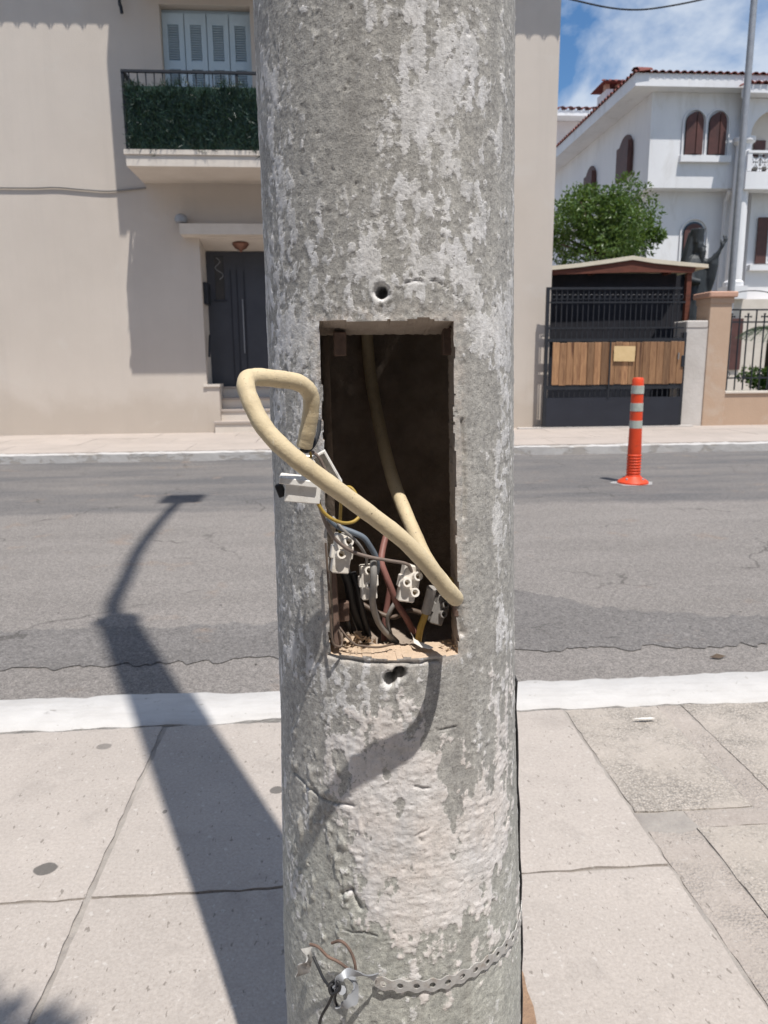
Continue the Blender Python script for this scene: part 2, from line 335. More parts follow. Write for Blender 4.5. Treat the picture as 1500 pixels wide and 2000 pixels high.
M['whitebox'] = pm('white_plastic', (0.84,0.82,0.78), (0.78,0.75,0.70), 40, 0.45, dirt=(0.5,0.46,0.4), dscale=50)
for nm, c in dict(yellow=(0.46,0.31,0.07), blue=(0.155,0.185,0.225), greybrown=(0.24,0.19,0.165), grey=(0.28,0.265,0.25), red=(0.29,0.135,0.115), black=(0.028,0.028,0.03), brown=(0.15,0.11,0.085), sleeve=(0.36,0.34,0.32)).items():
    M['w_'+nm] = pm(nm+'_insulation', c, tuple(x*0.72 for x in c), 60, 0.5)
M['brass'] = pm('tarnished_brass', (0.30,0.22,0.12), (0.16,0.12,0.08), 200, 0.45, metal=0.7)
M['debris'] = pm('plaster_crumbs', (0.62,0.49,0.36), (0.48,0.37,0.27), 60, 0.95, 0.002, 200)
M['sill'] = pm('sandy_mortar', (0.62,0.48,0.36), (0.52,0.40,0.29), 35, 0.95, 0.002, 150, dirt=(0.40,0.30,0.22), dscale=28)
M['pole_in'] = pm('raw_concrete_inside', (0.38,0.31,0.255), (0.24,0.195,0.16), 25, 0.95, 0.002, 120)
M['reveal'] = pm('reveal_concrete', (0.44,0.37,0.31), (0.32,0.265,0.22), 25, 0.95, 0.002, 120)
M['rust'] = pm('rusty_steel', (0.20,0.13,0.10), (0.11,0.075,0.06), 50, 0.8, 0.0006, 200)

# ------------------------------------------------------------------ the setting
g = MB().add([(-900,-900,-0.5),(900,-900,-0.5),(900,900,-0.5),(-900,900,-0.5)], [(0,1,2,3)])
tag(g.build('ground', M['mortar']), kind='structure')
NK0, NK1, FK0, FKW, WALL = 2.19, 2.41, 9.28, 0.17, 12.0
RZ, FZ = -0.06, 0.05
tag(MB().add([(-60,NK1-0.06,RZ),(60,NK1-0.06,RZ),(60,FK0+0.05,RZ),(-60,FK0+0.05,RZ)], [(0,1,2,3)]).build('road', M['asphalt']), kind='structure')
# trench repair along the near lane, ragged edges
def ragged(x0, x1, lo, hi, amp, step, z, seed):
    rr = random.Random(seed); xs = np.arange(x0, x1+1e-6, step); a = []; b = []; ja = jb = 0
    for x in xs:
        ja = ja*0.7+rr.gauss(0, amp)*0.5; jb = jb*0.7+rr.gauss(0, amp)*0.5
        a.append((x, lo(x)+ja, z)); b.append((x, hi(x)+jb, z))
    n = len(xs); return MB().add(a+b, [(i, i+1, n+i+1, n+i) for i in range(n-1)])
def hi_edge(x): return float(np.interp(x, [-6,-1.5,-0.2,0.5,0.94,1.27,1.6,2.0,3,6], [3.3,3.27,3.28,3.75,3.67,3.30,3.22,3.10,3.08,3.1]))
tag(ragged(-6, 6, lambda x: float(np.interp(x, [-6,0.6,1.8,6],[2.82,2.84,2.77,2.76])), hi_edge, 0.030, 0.02, RZ+0.004, 3).build('road_patch', M['patch']), kind='structure')
# near kerb and pavement
def strip_solid(x0, x1, y0, y1, z0, z1, step, amp, seed):
    rr = random.Random(seed); mb = MB(); xs = np.arange(x0, x1+1e-6, step); rows = []
    j0 = j1 = 0
    for x in xs:
        j0 = j0*0.85+rr.gauss(0, amp)*0.5; j1 = j1*0.85+rr.gauss(0, amp)*0.5; k = rr.gauss(0, amp*0.2)
        rows.append([(x, y0+j0, z0), (x, y0+j0, z1-0.008+k), (x, y0+j0+0.012, z1+k), (x, y1+j1-0.015, z1+k), (x, y1+j1, z1-0.012+k), (x, y1+j1, z0)])
    vs = [p for r_ in rows for p in r_]; fs = []
    for i in range(len(rows)-1):
        for j in range(5): a = i*6+j; fs.append((a, a+1, a+7, a+6)[::-1])
    return mb.add(vs, fs)
tag(strip_solid(-8, 8, NK0, NK1, -0.3, 0.006, 0.04, 0.010, 5).build('kerb', M['kerb_near'], smooth=True), kind='structure')
tag(strip_solid(-30, 30, FK0, FK0+FKW, -0.3, FZ-0.006, 0.06, 0.016, 6).build('far_kerb', M['kerb_far'], smooth=True), kind='structure')
pav = tag(MB().box((-8,-6,-0.3), (8,NK0-0.004,-0.007)).build('pavement', M['mortar']), kind='structure')
def slab(x0, x1, y0, y1, z, mat, name, bow=0.0012, parent=pav, bevel=0.004, jitter=0.003):
    nx, ny = max(2, int((x1-x0)/0.03)), max(2, int((y1-y0)/0.03)); vs = []; fs = []
    ph = random.random()*9
    for j in range(ny+1):
        for i in range(nx+1):
            u, v_ = i/nx, j/ny; x = x0+(x1-x0)*u; y = y0+(y1-y0)*v_
            e = (i in (0, nx)) or (j in (0, ny))
            if i in (0, nx): x += random.gauss(0, jitter*0.5)
            if j in (0, ny): y += random.gauss(0, jitter*0.5)
            vs.append((x, y, z+bow*math.sin(3*u+ph)*math.cos(3*v_+ph)-(bevel*random.uniform(0.2,1) if e else 0)))
    for j in range(ny):
        for i in range(nx): a = j*(nx+1)+i; fs.append((a, a+1, a+nx+2, a+nx+1))
    k = len(vs); ring = [i for i in range(nx+1)]+[(j+1)*(nx+1)-1 for j in range(1, ny+1)]+[ny*(nx+1)+i for i in range(nx-1,-1,-1)]+[j*(nx+1) for j in range(ny-1,0,-1)]
    for i in ring: vs.append((vs[i][0], vs[i][1], z-0.05))
    m_ = len(ring)
    for i in range(m_): fs.append((ring[i], k+i, k+(i+1)%m_, ring[(i+1)%m_]))
    o = MB().add(vs, fs).build(name, mat, parent, smooth=True); return o
J = 0.007
ys = [NK0-0.006, 1.42, 0.65, -0.12, -0.89]; xs = [-1.79, -1.16, -0.53, 0.10, 0.735]
for a in range(len(ys)-1):
    for i in range(len(xs)-1):
        slab(xs[i]+J*(1.9 if xs[i] == -0.53 else 1)/2, xs[i+1]-J*(1.9 if xs[i+1] == -0.53 else 1)/2, ys[a+1]+J/2, ys[a]-J/2, 0.0, M['slab'], 'paving_slab')
slab(0.742, 0.86, -0.9, 1.54, -0.003, M['strip'], 'mortar_band')
slab(0.742, 1.045, 1.62, NK0-0.008, -0.002, M['agg'], 'aggregate_panel')
slab(1.13, 2.6, 1.62, NK0-0.008, -0.001, M['agg'], 'aggregate_panel')
slab(0.864, 2.6, -0.9, 1.545, -0.001, M['agg'], 'aggregate_panel')
slab(1.048, 1.127, 1.615, NK0-0.008, -0.004, M['strip'], 'mortar_band')
slab(0.864, 2.6, 1.549, 1.616, -0.004, M['strip'], 'mortar_band')
# bare soil where the paving is broken beside the post
sp = [gz(*p, 0.004) for p in ((1010,1875),(1022,1900),(1030,1935),(1042,1965),(1050,2010),(1060,2080),(1000,2080),(1000,1875))]
tag(MB().add(sp, [tuple(range(8))[::-1]]).build('soil_patch', M['soil']), kind='structure')
# far pavement
fp = tag(MB().box((-30,FK0+FKW+0.002,-0.3), (30,40,FZ-0.012)).build('far_pavement', M['mortar']), kind='structure')
rowsy = [FK0+FKW+0.006, 10.32, 11.2, 12.6]
for a in range(3):
    x = -9 - 0.4*a
    while x < 15:
        o = slab(x, x+1.2-0.006, rowsy[a], rowsy[a+1]-0.006, FZ, M['far_pave'], 'far_paving_slab', parent=fp, bow=0.002) if False else MB().box((x,rowsy[a],FZ-0.05),(x+1.194,rowsy[a+1]-0.006,FZ+random.uniform(-0.001,0.001))).build('far_paving_slab', M['far_pave'], fp)
        x += 1.2

# ------------------------------------------------------------------ lamp post
PCY = 0.80
def pcx(z): return 0.0637+(1.391-z)*0.0131
def PR(z): return float(np.interp(z, [0,0.421,0.709,0.965,1.192,1.391,4.7,7.1], [0.150,0.145,0.1345,0.1298,0.1272,0.1257,0.103,0.090]))
def row(y): return float(np.interp(y, [0,500,1000,1500,2000], [1.391,1.192,0.965,0.709,0.421]))
def ang(px, z): return math.asin(max(-1, min(1, (px-771)/235.0)))
def on_post(px, py, lift=0.0):           # point on the shaft's skin (theta, z) for a photo position
    d = ray(px, py); z = 1.0
    for _ in range(6):
        cx, r = pcx(z), PR(z)+lift
        a = d[0]**2+d[1]**2; b = 2*(d[0]*(0-cx)+d[1]*(0-PCY)); c = cx**2+PCY**2-r*r
        disc = b*b-4*a*c
        t = (-b-math.sqrt(max(0, disc)))/(2*a); z = EYE+d[2]*t
    p = O+d*t; return math.atan2(p[0]-cx, PCY-p[1]), z, Vector(p)
def skin(th, z, lift=0.0): r = PR(z)+lift; return Vector((pcx(z)+r*math.sin(th), PCY-r*math.cos(th), z))

def vnoise(x, y, seed):
    rr = np.random.default_rng(seed); T = rr.random((256, 256))
    xi = np.floor(x).astype(int); yi = np.floor(y).astype(int); fx = x-xi; fy = y-yi
    fx = fx*fx*(3-2*fx); fy = fy*fy*(3-2*fy)
    a = T[xi & 255, yi & 255]; b = T[(xi+1) & 255, yi & 255]; c = T[xi & 255, (yi+1) & 255]; d = T[(xi+1) & 255, (yi+1) & 255]
    return (a*(1-fx)+b*fx)*(1-fy)+(c*(1-fx)+d*fx)*fy
def fbm(x, y, seed, octs=5, gain=0.5):
    s = np.zeros_like(x); a = 1.0; tot = 0
    for i in range(octs): s += a*vnoise(x*2**i+17.3*i, y*2**i+5.1*i, seed+i); tot += a; a *= gain
    return s/tot
post = empty('lamp_post', (pcx(0), PCY, 0), 'peeling grey concrete lamp post with open wiring hatch', 'lamp post')
Z0, Z1, RES = 0.30, 1.62, 0.0015
nz = int((Z1-Z0)/RES); TH = R(112); nth = int(2*TH*0.13/RES)
zg = np.linspace(Z0, Z1, nz+1); tg = np.linspace(-TH, TH, nth+1)
ZZ, TT = np.meshgrid(zg, tg, indexing='ij')
rad = np.interp(ZZ, [0,0.421,0.709,0.965,1.192,1.391,4.7,7.1], [0.150,0.145,0.1345,0.1298,0.1272,0.1257,0.103,0.090])
S = TT*0.13                                             # metres round the shaft
def sbox(px0, px1, py0, py1, sx=0.012, sz=0.02):        # soft box on the skin
    a0, a1 = ang(px0, 0)*0.13, ang(px1, 0)*0.13; z1, z0 = row(py0), row(py1)
    sg = lambda q: 1/(1+np.exp(-np.clip(q, -30, 30)))
    return sg((S-a0)/sx*3)*sg((a1-S)/sx*3)*sg((ZZ-z0)/sz*3)*sg((z1-ZZ)/sz*3)
def sdisc(px, py, r, sx=1.0):
    a = ang(px, 0)*0.13; z = row(py); return np.exp(-(((S-a)/(r*sx))**2+((ZZ-z)/r)**2))
big = fbm(S*28+3, ZZ*17+1, 11, 5, 0.55); mid = fbm(S*95, ZZ*60, 23, 5, 0.6); fin = fbm(S*260, ZZ*170, 31, 4, 0.6)
wx = (fbm(S*30, ZZ*30, 41, 3)-0.5)*0.02; wz = (fbm(S*30, ZZ*30, 51, 3)-0.5)*0.03
strk = fbm(S*150, ZZ*14, 61, 4, 0.55)
low = fbm(S*9+2, ZZ*6, 71, 4)
D = np.full_like(S, 0.24)
D += 0.13*sbox(500,640,-200,900) + 0.10*sbox(500,600,900,1900)
D += 0.13*sbox(720,905,-100,560,0.02,0.05) + 0.16*sdisc(800,430,0.05,1.2) + 0.20*sdisc(850,220,0.045,0.5) + 0.15*sdisc(690,420,0.03) + 0.22*sdisc(830,40,0.04,1.4)
D += 0.16*sdisc(810,180,0.03,1.4)
D += 0.14*sbox(560,600,80,480,0.006) 
D -= 0.10*sbox(600,700,0,350) 
D += 0.24*sbox(880,985,520,720,0.01) + 0.12*sbox(690,900,500,600,0.02) + 0.26*sbox(938,982,600,1330,0.006) + 0.10*sbox(950,1000,0,560)
D += 0.12*sbox(560,640,600,900)
D += 0.22*sbox(600,760,1300,1420,0.02) - 0.06*sbox(780,930,1330,1450,0.02)
D -= 0.10*sbox(895,935,700,1300,0.006)
D -= 0.05*sbox(560,700,1500,2000)
paint = (0.27*big+0.34*mid+0.25*fin+0.14*strk)-(0.690-0.42*D)
# big old plaster patch low on the post, ragged outline
def polyfield(pts):
    P = np.array([(ang(x, 0)*0.13, row(y)) for x, y in pts]); xx = S+wx; yy = ZZ+wz
    ins = np.zeros(S.shape, bool); dist = np.full(S.shape, 9.0)
    for i in range(len(P)):
        a, b = P[i], P[(i+1) % len(P)]; dx, dy = b-a
        t = np.clip(((xx-a[0])*dx+(yy-a[1])*dy)/(dx*dx+dy*dy), 0, 1)
        dist = np.minimum(dist, np.hypot(xx-a[0]-t*dx, yy-a[1]-t*dy))
        if dy != 0: ins ^= ((a[1] > yy) != (b[1] > yy)) & (xx < (b[0]-a[0])*(yy-a[1])/dy+a[0])
    return np.where(ins, dist, -dist)
warm = polyfield([(640,1440),(700,1400),(760,1370),(800,1440),(860,1470),(880,1560),(935,1540),(945,1350),(985,1330),(972,1500),(962,1720),(925,1770),(905,1805),(850,1830),(800,1845),(720,1815),(690,1790),(668,1700),(655,1620),(625,1560)])
warm = np.clip(warm/0.030, -1, 1) + (mid-0.5)*2.2 + (fin-0.5)*1.3 + (strk-0.5)*1.2
warm -= 1.2*np.clip(fbm(S*45, ZZ*24, 91, 4)-0.60, 0, 1)*6
warm = np.maximum(warm, (sbox(700,1000,1840,1990,0.02)*0.9-0.75)+(mid-0.5)*3.0-0.25)
lower = 1/(1+np.exp(-(row(1700)-ZZ+(low-0.5)*0.25)*30))
# relief
hgt = (fbm(S*40, ZZ*40, 101, 3)-0.5)*0.0006 + (fin-0.5)*0.0005 + (fbm(S*420, ZZ*420, 105, 2)-0.5)*0.0005
pits = fbm(S*230, ZZ*230, 111, 2); hgt -= np.clip(pits-0.80, 0, 1)*0.008
pm_ = 1/(1+np.exp(-np.clip(paint*160, -30, 30))); wm = 1/(1+np.exp(-np.clip(warm*14, -30, 30)))
hgt += pm_*0.00028*(0.4+1.2*mid) + wm*(0.0005+(fbm(S*120, ZZ*230, 121, 4, 0.6)-0.5)*0.0015)
curl = np.exp(-(paint*60)**2)*np.clip(mid-0.45, 0, 1); hgt += curl*0.0014
chunk = np.clip(fbm(S*120, ZZ*50, 131, 3)-0.62, 0, 1)*sbox(560,700,1480,1900,0.02); hgt += chunk*0.014
# cracks and the knocked-about rim of the hatch
def groove(pts, wdt, depth):
    global hgt
    P = np.array([(on_post(x, y)[0]*0.13, on_post(x, y)[1]) for x, y in pts]); d = np.full(S.shape, 9.0)
    for a, b in zip(P[:-1], P[1:]):
        dx, dy = b-a; t = np.clip(((S+wx*0.25-a[0])*dx+(ZZ+wz*0.25-a[1])*dy)/(dx*dx+dy*dy), 0, 1); d = np.minimum(d, np.hypot(S+wx*0.25-a[0]-t*dx, ZZ+wz*0.25-a[1]-t*dy))
    hgt -= depth*np.exp(-(d/wdt)**2)
groove([(575,1510),(600,1535),(640,1562),(690,1570)], 0.0013, 0.003)
groove([(790,556),(812,549),(830,551)], 0.0009, 0.0018); groove([(842,545),(856,547),(878,562)], 0.0008, 0.0015); groove([(888,574),(904,590),(912,612)], 0.0007, 0.0013)
groove([(905,820),(908,900),(906,1010)], 0.0016, 0.0035)
groove([(897,1180),(903,1240)], 0.003, 0.005)
groove([(810,1535),(840,1540)], 0.001, 0.002); groove([(825,1642),(812,1630),(838,1618)], 0.0008, 0.0014)
groove([(850,1425),(890,1422)], 0.0008, 0.0015); groove([(640,1280),(700,1292),(780,1298),(860,1292)], 0.0014, 0.003)
groove([(670,1750),(690,1740),(705,1775)], 0.0022, 0.004); groove([(740,1825),(715,1819),(690,1822),(660,1810)], 0.0008, 0.0016)
for (hx, hy, hr) in ((745,570,0.0048),(762,1327,0.0058),(780,1315,0.0055)):
    th_, z_, _p = on_post(hx, hy); dd = np.hypot((TT-th_)*rad, ZZ-z_)
    hgt -= 0.030/(1+np.exp((dd-hr)/0.0004)); hgt += 0.0012*np.exp(-((dd-hr*1.7)/0.0035)**2)
    hgt -= 0.002*np.exp(-((dd-hr)/0.004)**2)*(mid > 0.5)
# hatch opening
tl, zt, _p = on_post(622, 628); tr_, _q, _p = on_post(889, 622); _a, zb, _p = on_post(770, 1290); tlb, _q, _p = on_post(643, 1266); trb, _q, _p = on_post(896, 1266)
zt += 0.001
def hatch_sd(T_, Z_):
    f = (Z_-zb)/(zt-zb); a0 = tlb+(tl-tlb)*f; a1 = trb+(tr_-trb)*f
    return np.minimum(np.minimum((T_-a0)*0.13, (a1-T_)*0.13), np.minimum(Z_-zb, zt-Z_))
sd_ = hatch_sd(TT, ZZ)
rim = np.exp(-(np.minimum(0, sd_)/0.010)**2)
hgt += rim*((fbm(S*90, ZZ*90, 141, 4)-0.5)*0.0022)-rim*0.0006
jag = (fbm(S*55, ZZ*55, 151, 5, 0.45)-0.5)*0.006
cut = (sd_+jag) > 0
rr_ = rad+hgt
cx_ = 0.0637+(1.391-ZZ)*0.0131
V = np.stack([cx_+rr_*np.sin(TT), PCY-rr_*np.cos(TT), ZZ], -1).reshape(-1, 3)
W1 = nth+1
idx = np.arange((nz+1)*W1).reshape(nz+1, W1)
keep = ~(cut[:-1,:-1] & cut[1:,:-1] & cut[:-1,1:] & cut[1:,1:])
q = np.stack([idx[:-1,:-1], idx[:-1,1:], idx[1:,1:], idx[1:,:-1]], -1)
faces = q[keep]
nv = len(V)
# coarse rings: back of the fine band, foot below it, shaft above it
ex_v = []; ex_f = []
def ring_surface(zs, t0, t1, n):
    k = nv+len(ex_v)
    for z in zs:
        for i in range(n+1): ex_v.append(tuple(skin(t0+(t1-t0)*i/n, z)))
    for a in range(len(zs)-1):
        for i in range(n): b = k+a*(n+1)+i; ex_f.append((b, b+1, b+n+2, b+n+1))
ring_surface(list(np.linspace(Z0, Z1, 20)), TH, 2*math.pi-TH, 24)
ring_surface([-0.1, 0.15, Z0], 0, 2*math.pi, 64)
ring_surface([Z1, 2.5, 4.7, 6, 7.1], 0, 2*math.pi, 64)
me = bpy.data.meshes.new('shaft')
allv = np.concatenate([V, np.array(ex_v)]); allf = np.concatenate([faces, np.array(ex_f)])
me.vertices.add(len(allv)); me.vertices.foreach_set('co', allv.ravel())
me.loops.add(allf.size); me.loops.foreach_set('vertex_index', allf.ravel().astype(np.int32))
me.polygons.add(len(allf)); me.polygons.foreach_set('loop_start', np.arange(0, allf.size, 4, dtype=np.int32)); me.polygons.foreach_set('loop_total', np.full(len(allf), 4, np.int32))
me.update(calc_edges=True); me.validate(); me.shade_smooth()
def attr(name, a, fill):
    at_ = me.attributes.new(name, 'FLOAT', 'POINT'); at_.data.foreach_set('value', np.concatenate([a.ravel(), np.full(len(ex_v), fill)]).astype(np.float32))
attr('paint', paint, -0.1); attr('warm', warm, -2.0); attr('lower', lower, 0.2); attr('rim', rim, 0.0)
def post_mat():
    mt, t, n, l, b = newmat('peeling_concrete'); v = pvec(n, l)
    def A(nm): q = n.new('ShaderNodeAttribute'); q.attribute_name = nm; return q.outputs['Fac']
    f0 = nnode(n, l, v, 900, 2, 0.6); f1 = nnode(n, l, v, 420, 3, 0.7); f2 = nnode(n, l, v, 140, 5, 0.7); f3 = nnode(n, l, v, 14, 6, 0.65); f4 = nnode(n, l, pvec(n, l, (1,1,0.22)), 60, 4, 0.6)
    base = mixc(n, l, ramp(n, l, f3, 0.3, 0.7), (0.36,0.347,0.325), (0.47,0.457,0.43))
    base = mixc(n, l, A('lower'), base, mixc(n, l, ramp(n, l, f3, 0.35, 0.7), (0.43,0.43,0.39), (0.51,0.505,0.46)))
    base = mixc(n, l, 1.0, base, ramp(n, l, f2, 0.3, 0.7, (0.66,0.66,0.67), (1.28,1.28,1.26)), 'MULTIPLY')
    base = mixc(n, l, 1.0, base, ramp(n, l, f0, 0.3, 0.7, (0.80,0.80,0.80), (1.20,1.20,1.20)), 'MULTIPLY')
    base = mixc(n, l, 1.0, base, ramp(n, l, f4, 0.3, 0.7, (0.86,0.86,0.87), (1.1,1.1,1.1)), 'MULTIPLY')
    base = mixc(n, l, mop(n, l, 'MULTIPLY', ramp(n, l, f1, 0.58, 0.66), 0.6), base, (0.12,0.115,0.11))
    pf = mop(n, l, 'ADD', A('paint'), mop(n, l, 'MULTIPLY', mop(n, l, 'SUBTRACT', mop(n, l, 'ADD', f2, f1), 1.0), 0.10))
    pmask = ramp(n, l, pf, 0.0, 0.03)
    wearn = ramp(n, l, nnode(n, l, pvec(n, l, (1,1,0.5)), 95, 6, 0.75), 0.40, 0.60)
    pmask = mop(n, l, 'MULTIPLY', pmask, mop(n, l, 'ADD', mop(n, l, 'MULTIPLY', wearn, 0.66), 0.20))
    # a thin chalky ghost of paint round the thick flakes
    ghost = mop(n, l, 'MULTIPLY', ramp(n, l, pf, -0.085, 0.02), 0.26)
    base = mixc(n, l, ghost, base, (0.66,0.66,0.67))
    pc = mixc(n, l, ramp(n, l, f3, 0.35, 0.65), (0.76,0.755,0.77), (0.80,0.78,0.755))
    pc = mixc(n, l, ramp(n, l, f2, 0.60, 0.74), pc, (0.56,0.56,0.565))
    col = mixc(n, l, pmask, base, pc)
    wf = mop(n, l, 'ADD', A('warm'), mop(n, l, 'MULTIPLY', mop(n, l, 'SUBTRACT', f2, 0.5), 1.1))
    wmask = ramp(n, l, wf, -0.05, 0.25)
    wmask = mop(n, l, 'MULTIPLY', wmask, mop(n, l, 'ADD', mop(n, l, 'MULTIPLY', wearn, 0.35), 0.65))
    edge = mop(n, l, 'SUBTRACT', 1.0, mop(n, l, 'MULTIPLY', mop(n, l, 'ABSOLUTE', mop(n, l, 'SUBTRACT', pf, 0.004)), 70.0), True)
    edge = mop(n, l, 'MULTIPLY', edge, ramp(n, l, nnode(n, l, v, 55, 4, 0.6), 0.45, 0.60))
    col = mixc(n, l, mop(n, l, 'MULTIPLY', edge, 0.75), col, (0.80,0.79,0.78))
    edge2 = mop(n, l, 'SUBTRACT', 1.0, mop(n, l, 'MULTIPLY', mop(n, l, 'ABSOLUTE', mop(n, l, 'ADD', pf, 0.055)), 90.0), True)
    edge2 = mop(n, l, 'MULTIPLY', edge2, ramp(n, l, nnode(n, l, v, 38, 4, 0.6), 0.52, 0.62))
    col = mixc(n, l, mop(n, l, 'MULTIPLY', edge2, 0.55), col, (0.72,0.71,0.70))
    hair = nnode(n, l, pvec(n, l, (1,1,7)), 45, 5, 0.6, 0.3)
    hair = mop(n, l, 'MULTIPLY', mop(n, l, 'LESS_THAN', mop(n, l, 'ABSOLUTE', mop(n, l, 'SUBTRACT', hair, 0.5)), 0.006), ramp(n, l, f3, 0.5, 0.6))
    col = mixc(n, l, mop(n, l, 'MULTIPLY', hair, 0.6), col, (0.11,0.10,0.095))
    drip = ramp(n, l, nnode(n, l, pvec(n, l, (1,1,0.07)), 42, 4, 0.6), 0.58, 0.72)
    col = mixc(n, l, mop(n, l, 'MULTIPLY', drip, 0.35), col, (0.21,0.195,0.175))
    wc = mixc(n, l, ramp(n, l, f3, 0.35, 0.65), (0.74,0.675,0.63), (0.77,0.74,0.725))
    wc = mixc(n, l, ramp(n, l, nnode(n, l, v, 34, 5, 0.7), 0.60, 0.72), wc, (0.58,0.56,0.55))
    wc = mixc(n, l, ramp(n, l, f1, 0.60, 0.68), wc, (0.47,0.43,0.40))
    wc = mixc(n, l, mop(n, l, 'MULTIPLY', ramp(n, l, nnode(n, l, pvec(n, l, (1,1,0.35)), 26, 6, 0.7, 0.5), 0.50, 0.66), 0.55), wc, (0.54,0.545,0.56))
    col = mixc(n, l, wmask, col, wc)
    rm = mop(n, l, 'MULTIPLY', A('rim'), ramp(n, l, nnode(n, l, v, 80, 5, 0.7), 0.42, 0.58))
    col = mixc(n, l, mop(n, l, 'MULTIPLY', rm, 0.55), col, (0.60,0.53,0.47))
    l.new(col, b.inputs['Base Color']); b.inputs['Roughness'].default_value = 0.88; b.inputs['Specular IOR Level'].default_value = 0.3
    h = mop(n, l, 'ADD', mop(n, l, 'MULTIPLY', mop(n, l, 'MAXIMUM', pmask, wmask), 0.5), mop(n, l, 'ADD', f1, mop(n, l, 'MULTIPLY', f2, 0.45)))
    bumpn(n, l, b, h, 0.0006, 1.0); return mt
M['post'] = post_mat(); me.materials.append(M['post'])
shaft = link('shaft', me, post)
# reveal: push the ragged rim of the hatch inwards
from collections import defaultdict
fl = faces.tolist(); cnt = defaultdict(int); dirn = {}
sub = keep.copy(); 
rows_i = np.where(~keep.all(axis=1))[0]; cols_i = np.where(~keep.all(axis=0))[0]
ra, rb, ca, cb_ = rows_i[0]-1, rows_i[-1]+1, cols_i[0]-1, cols_i[-1]+1
edges = []
for a in range(ra, rb+1):
    for c in range(ca, cb_+1):
        if not keep[a, c]:
            if keep[a-1, c]: edges.append((idx[a, c], idx[a, c+1]))
            if keep[a+1, c]: edges.append((idx[a+1, c+1], idx[a+1, c]))
            if keep[a, c-1]: edges.append((idx[a+1, c], idx[a, c]))
            if keep[a, c+1]: edges.append((idx[a, c+1], idx[a+1, c+1]))
vid = {}; rv = []; rf = []
DEP = 0.042; LV = 4
def ideal(p):
    th_ = math.atan2(p[0]-pcx(p[2]), PCY-p[1]); f = (p[2]-zb)/(zt-zb); a0 = tlb+(tl-tlb)*f; a1 = trb+(tr_-trb)*f
    dl, dr_, db_, dt_ = abs(th_-a0)*0.13, abs(th_-a1)*0.13, abs(p[2]-zb), abs(p[2]-zt); m_ = min(dl, dr_, db_, dt_)
    z = min(max(p[2], zb), zt); x = p[0]
    if m_ == db_: z = zb
    elif m_ == dt_: z = zt
    t_ = min(max(th_, a0), a1)
    if m_ == dl: t_ = a0
    elif m_ == dr_: t_ = a1
    r_ = PR(z); return Vector((pcx(z)+r_*math.sin(t_), p[1], z))
def rvtx(i):
    if i not in vid:
        p = V[i]; q_ = ideal(p); vid[i] = len(rv)
        for k in range(LV+1):
            f = k/LV; g_ = min(1.0, f*2.2)
            top_ = 0.012*f if q_.z > zt-1e-6 else 0.0
            rv.append((p[0]*(1-g_)+q_.x*g_+(random.gauss(0,0.0003) if k else 0), p[1]+DEP*f, p[2]*(1-g_)+q_.z*g_-top_+(random.gauss(0,0.0003) if k else 0)))
    return vid[i]
sf = []
for a, b in edges:
    ia, ib = rvtx(a), rvtx(b)
    zm = (V[a][2]+V[b][2])/2
    for k in range(LV): (sf if zm < zb+0.006 else rf).append((ia+k, ib+k, ib+k+1, ia+k+1))
MB().add(rv, rf).build('hatch_reveal', M['reveal'], post, smooth=True)
MB().add(rv, sf).build('hatch_sill', M['sill'], post, smooth=True)
# hollow core of the shaft, closed above and below, open at the front
core = MB(); nn = 40; z_lo, z_hi = zb-0.02, zt+0.30; rc = 0.092
gap = 0.80
k = 0; cv = []; cf = []
zs = list(np.linspace(z_lo, z_hi, 12))
for z in zs:
    for i in range(nn+1):
        t_ = -math.pi+2*math.pi*i/nn; cv.append((pcx(z)+rc*math.sin(t_), PCY-0.002-rc*math.cos(t_), z))
for a in range(len(zs)-1):
    for i in range(nn):
        tm = -math.pi+2*math.pi*(i+0.5)/nn; zm = (zs[a]+zs[a+1])/2
        if abs(tm) < 0.86 and zm < zt+0.02: continue
        b = a*(nn+1)+i; cf.append((b, b+nn+1, b+nn+2, b+1))
cv += [(pcx(z_lo)+rc*1.02*math.sin(2*math.pi*i/nn), PCY-rc*1.02*math.cos(2*math.pi*i/nn), z_lo+0.004) for i in range(nn)]
cf.append(tuple(range(len(cv)-nn, len(cv))))
core.add(cv, cf).build('hollow_core', M['pole_in'], post, smooth=True)
# steel lugs that held the missing hatch cover
def lug(px, py, Y, w_, h_, name='hatch_lug'):
    c = at(px, py, Y); MB().obox(c, (w_/2,0,0), (0,0.006,0), (0,0,h_/2)).build(name, M['rust'], post, bevel=0.001)
lug(668,1192,0.709,0.014,0.020); lug(874,662,0.712,0.010,0.030); lug(664,672,0.712,0.012,0.022); lug(893,1190,0.690,0.008,0.012)
MB().prism([at(646,1090,0.694), at(655,1090,0.694), at(664,1262,0.688), at(653,1268,0.688)], (0.001,0.012,0)).build('hatch_frame', M['rust'], post, bevel=0.0006)
# arm and lantern over the carriageway (they throw the long shadow on the road)
ap = spline([(pcx(7.1),PCY,6.9),(pcx(7.1),PCY+0.02,7.7),(0.035,PCY+0.22,8.5),(0.03,1.45,9.1),(0.02,2.2,9.45),(0.01,3.0,9.55)], 8)
MB().tube(ap, 0.045, 12).build('arm', M['galv'], post, smooth=True)
MB().lathe([(0.105,0),(0.11,0.06),(0.06,0.12),(0.05,0.25)], (pcx(7.1),PCY,7.04), 20).build('collar', M['galv'], post, smooth=True)
hd = MB(); hd.box((-0.16,2.95,9.50),(0.20,3.35,9.60)); lant = hd.build('lantern', M['galv'], post, bevel=0.03)
MB().box((-0.11,3.0,9.485),(0.15,3.3,9.499)).build('lantern_glass', M['glass'], lant)
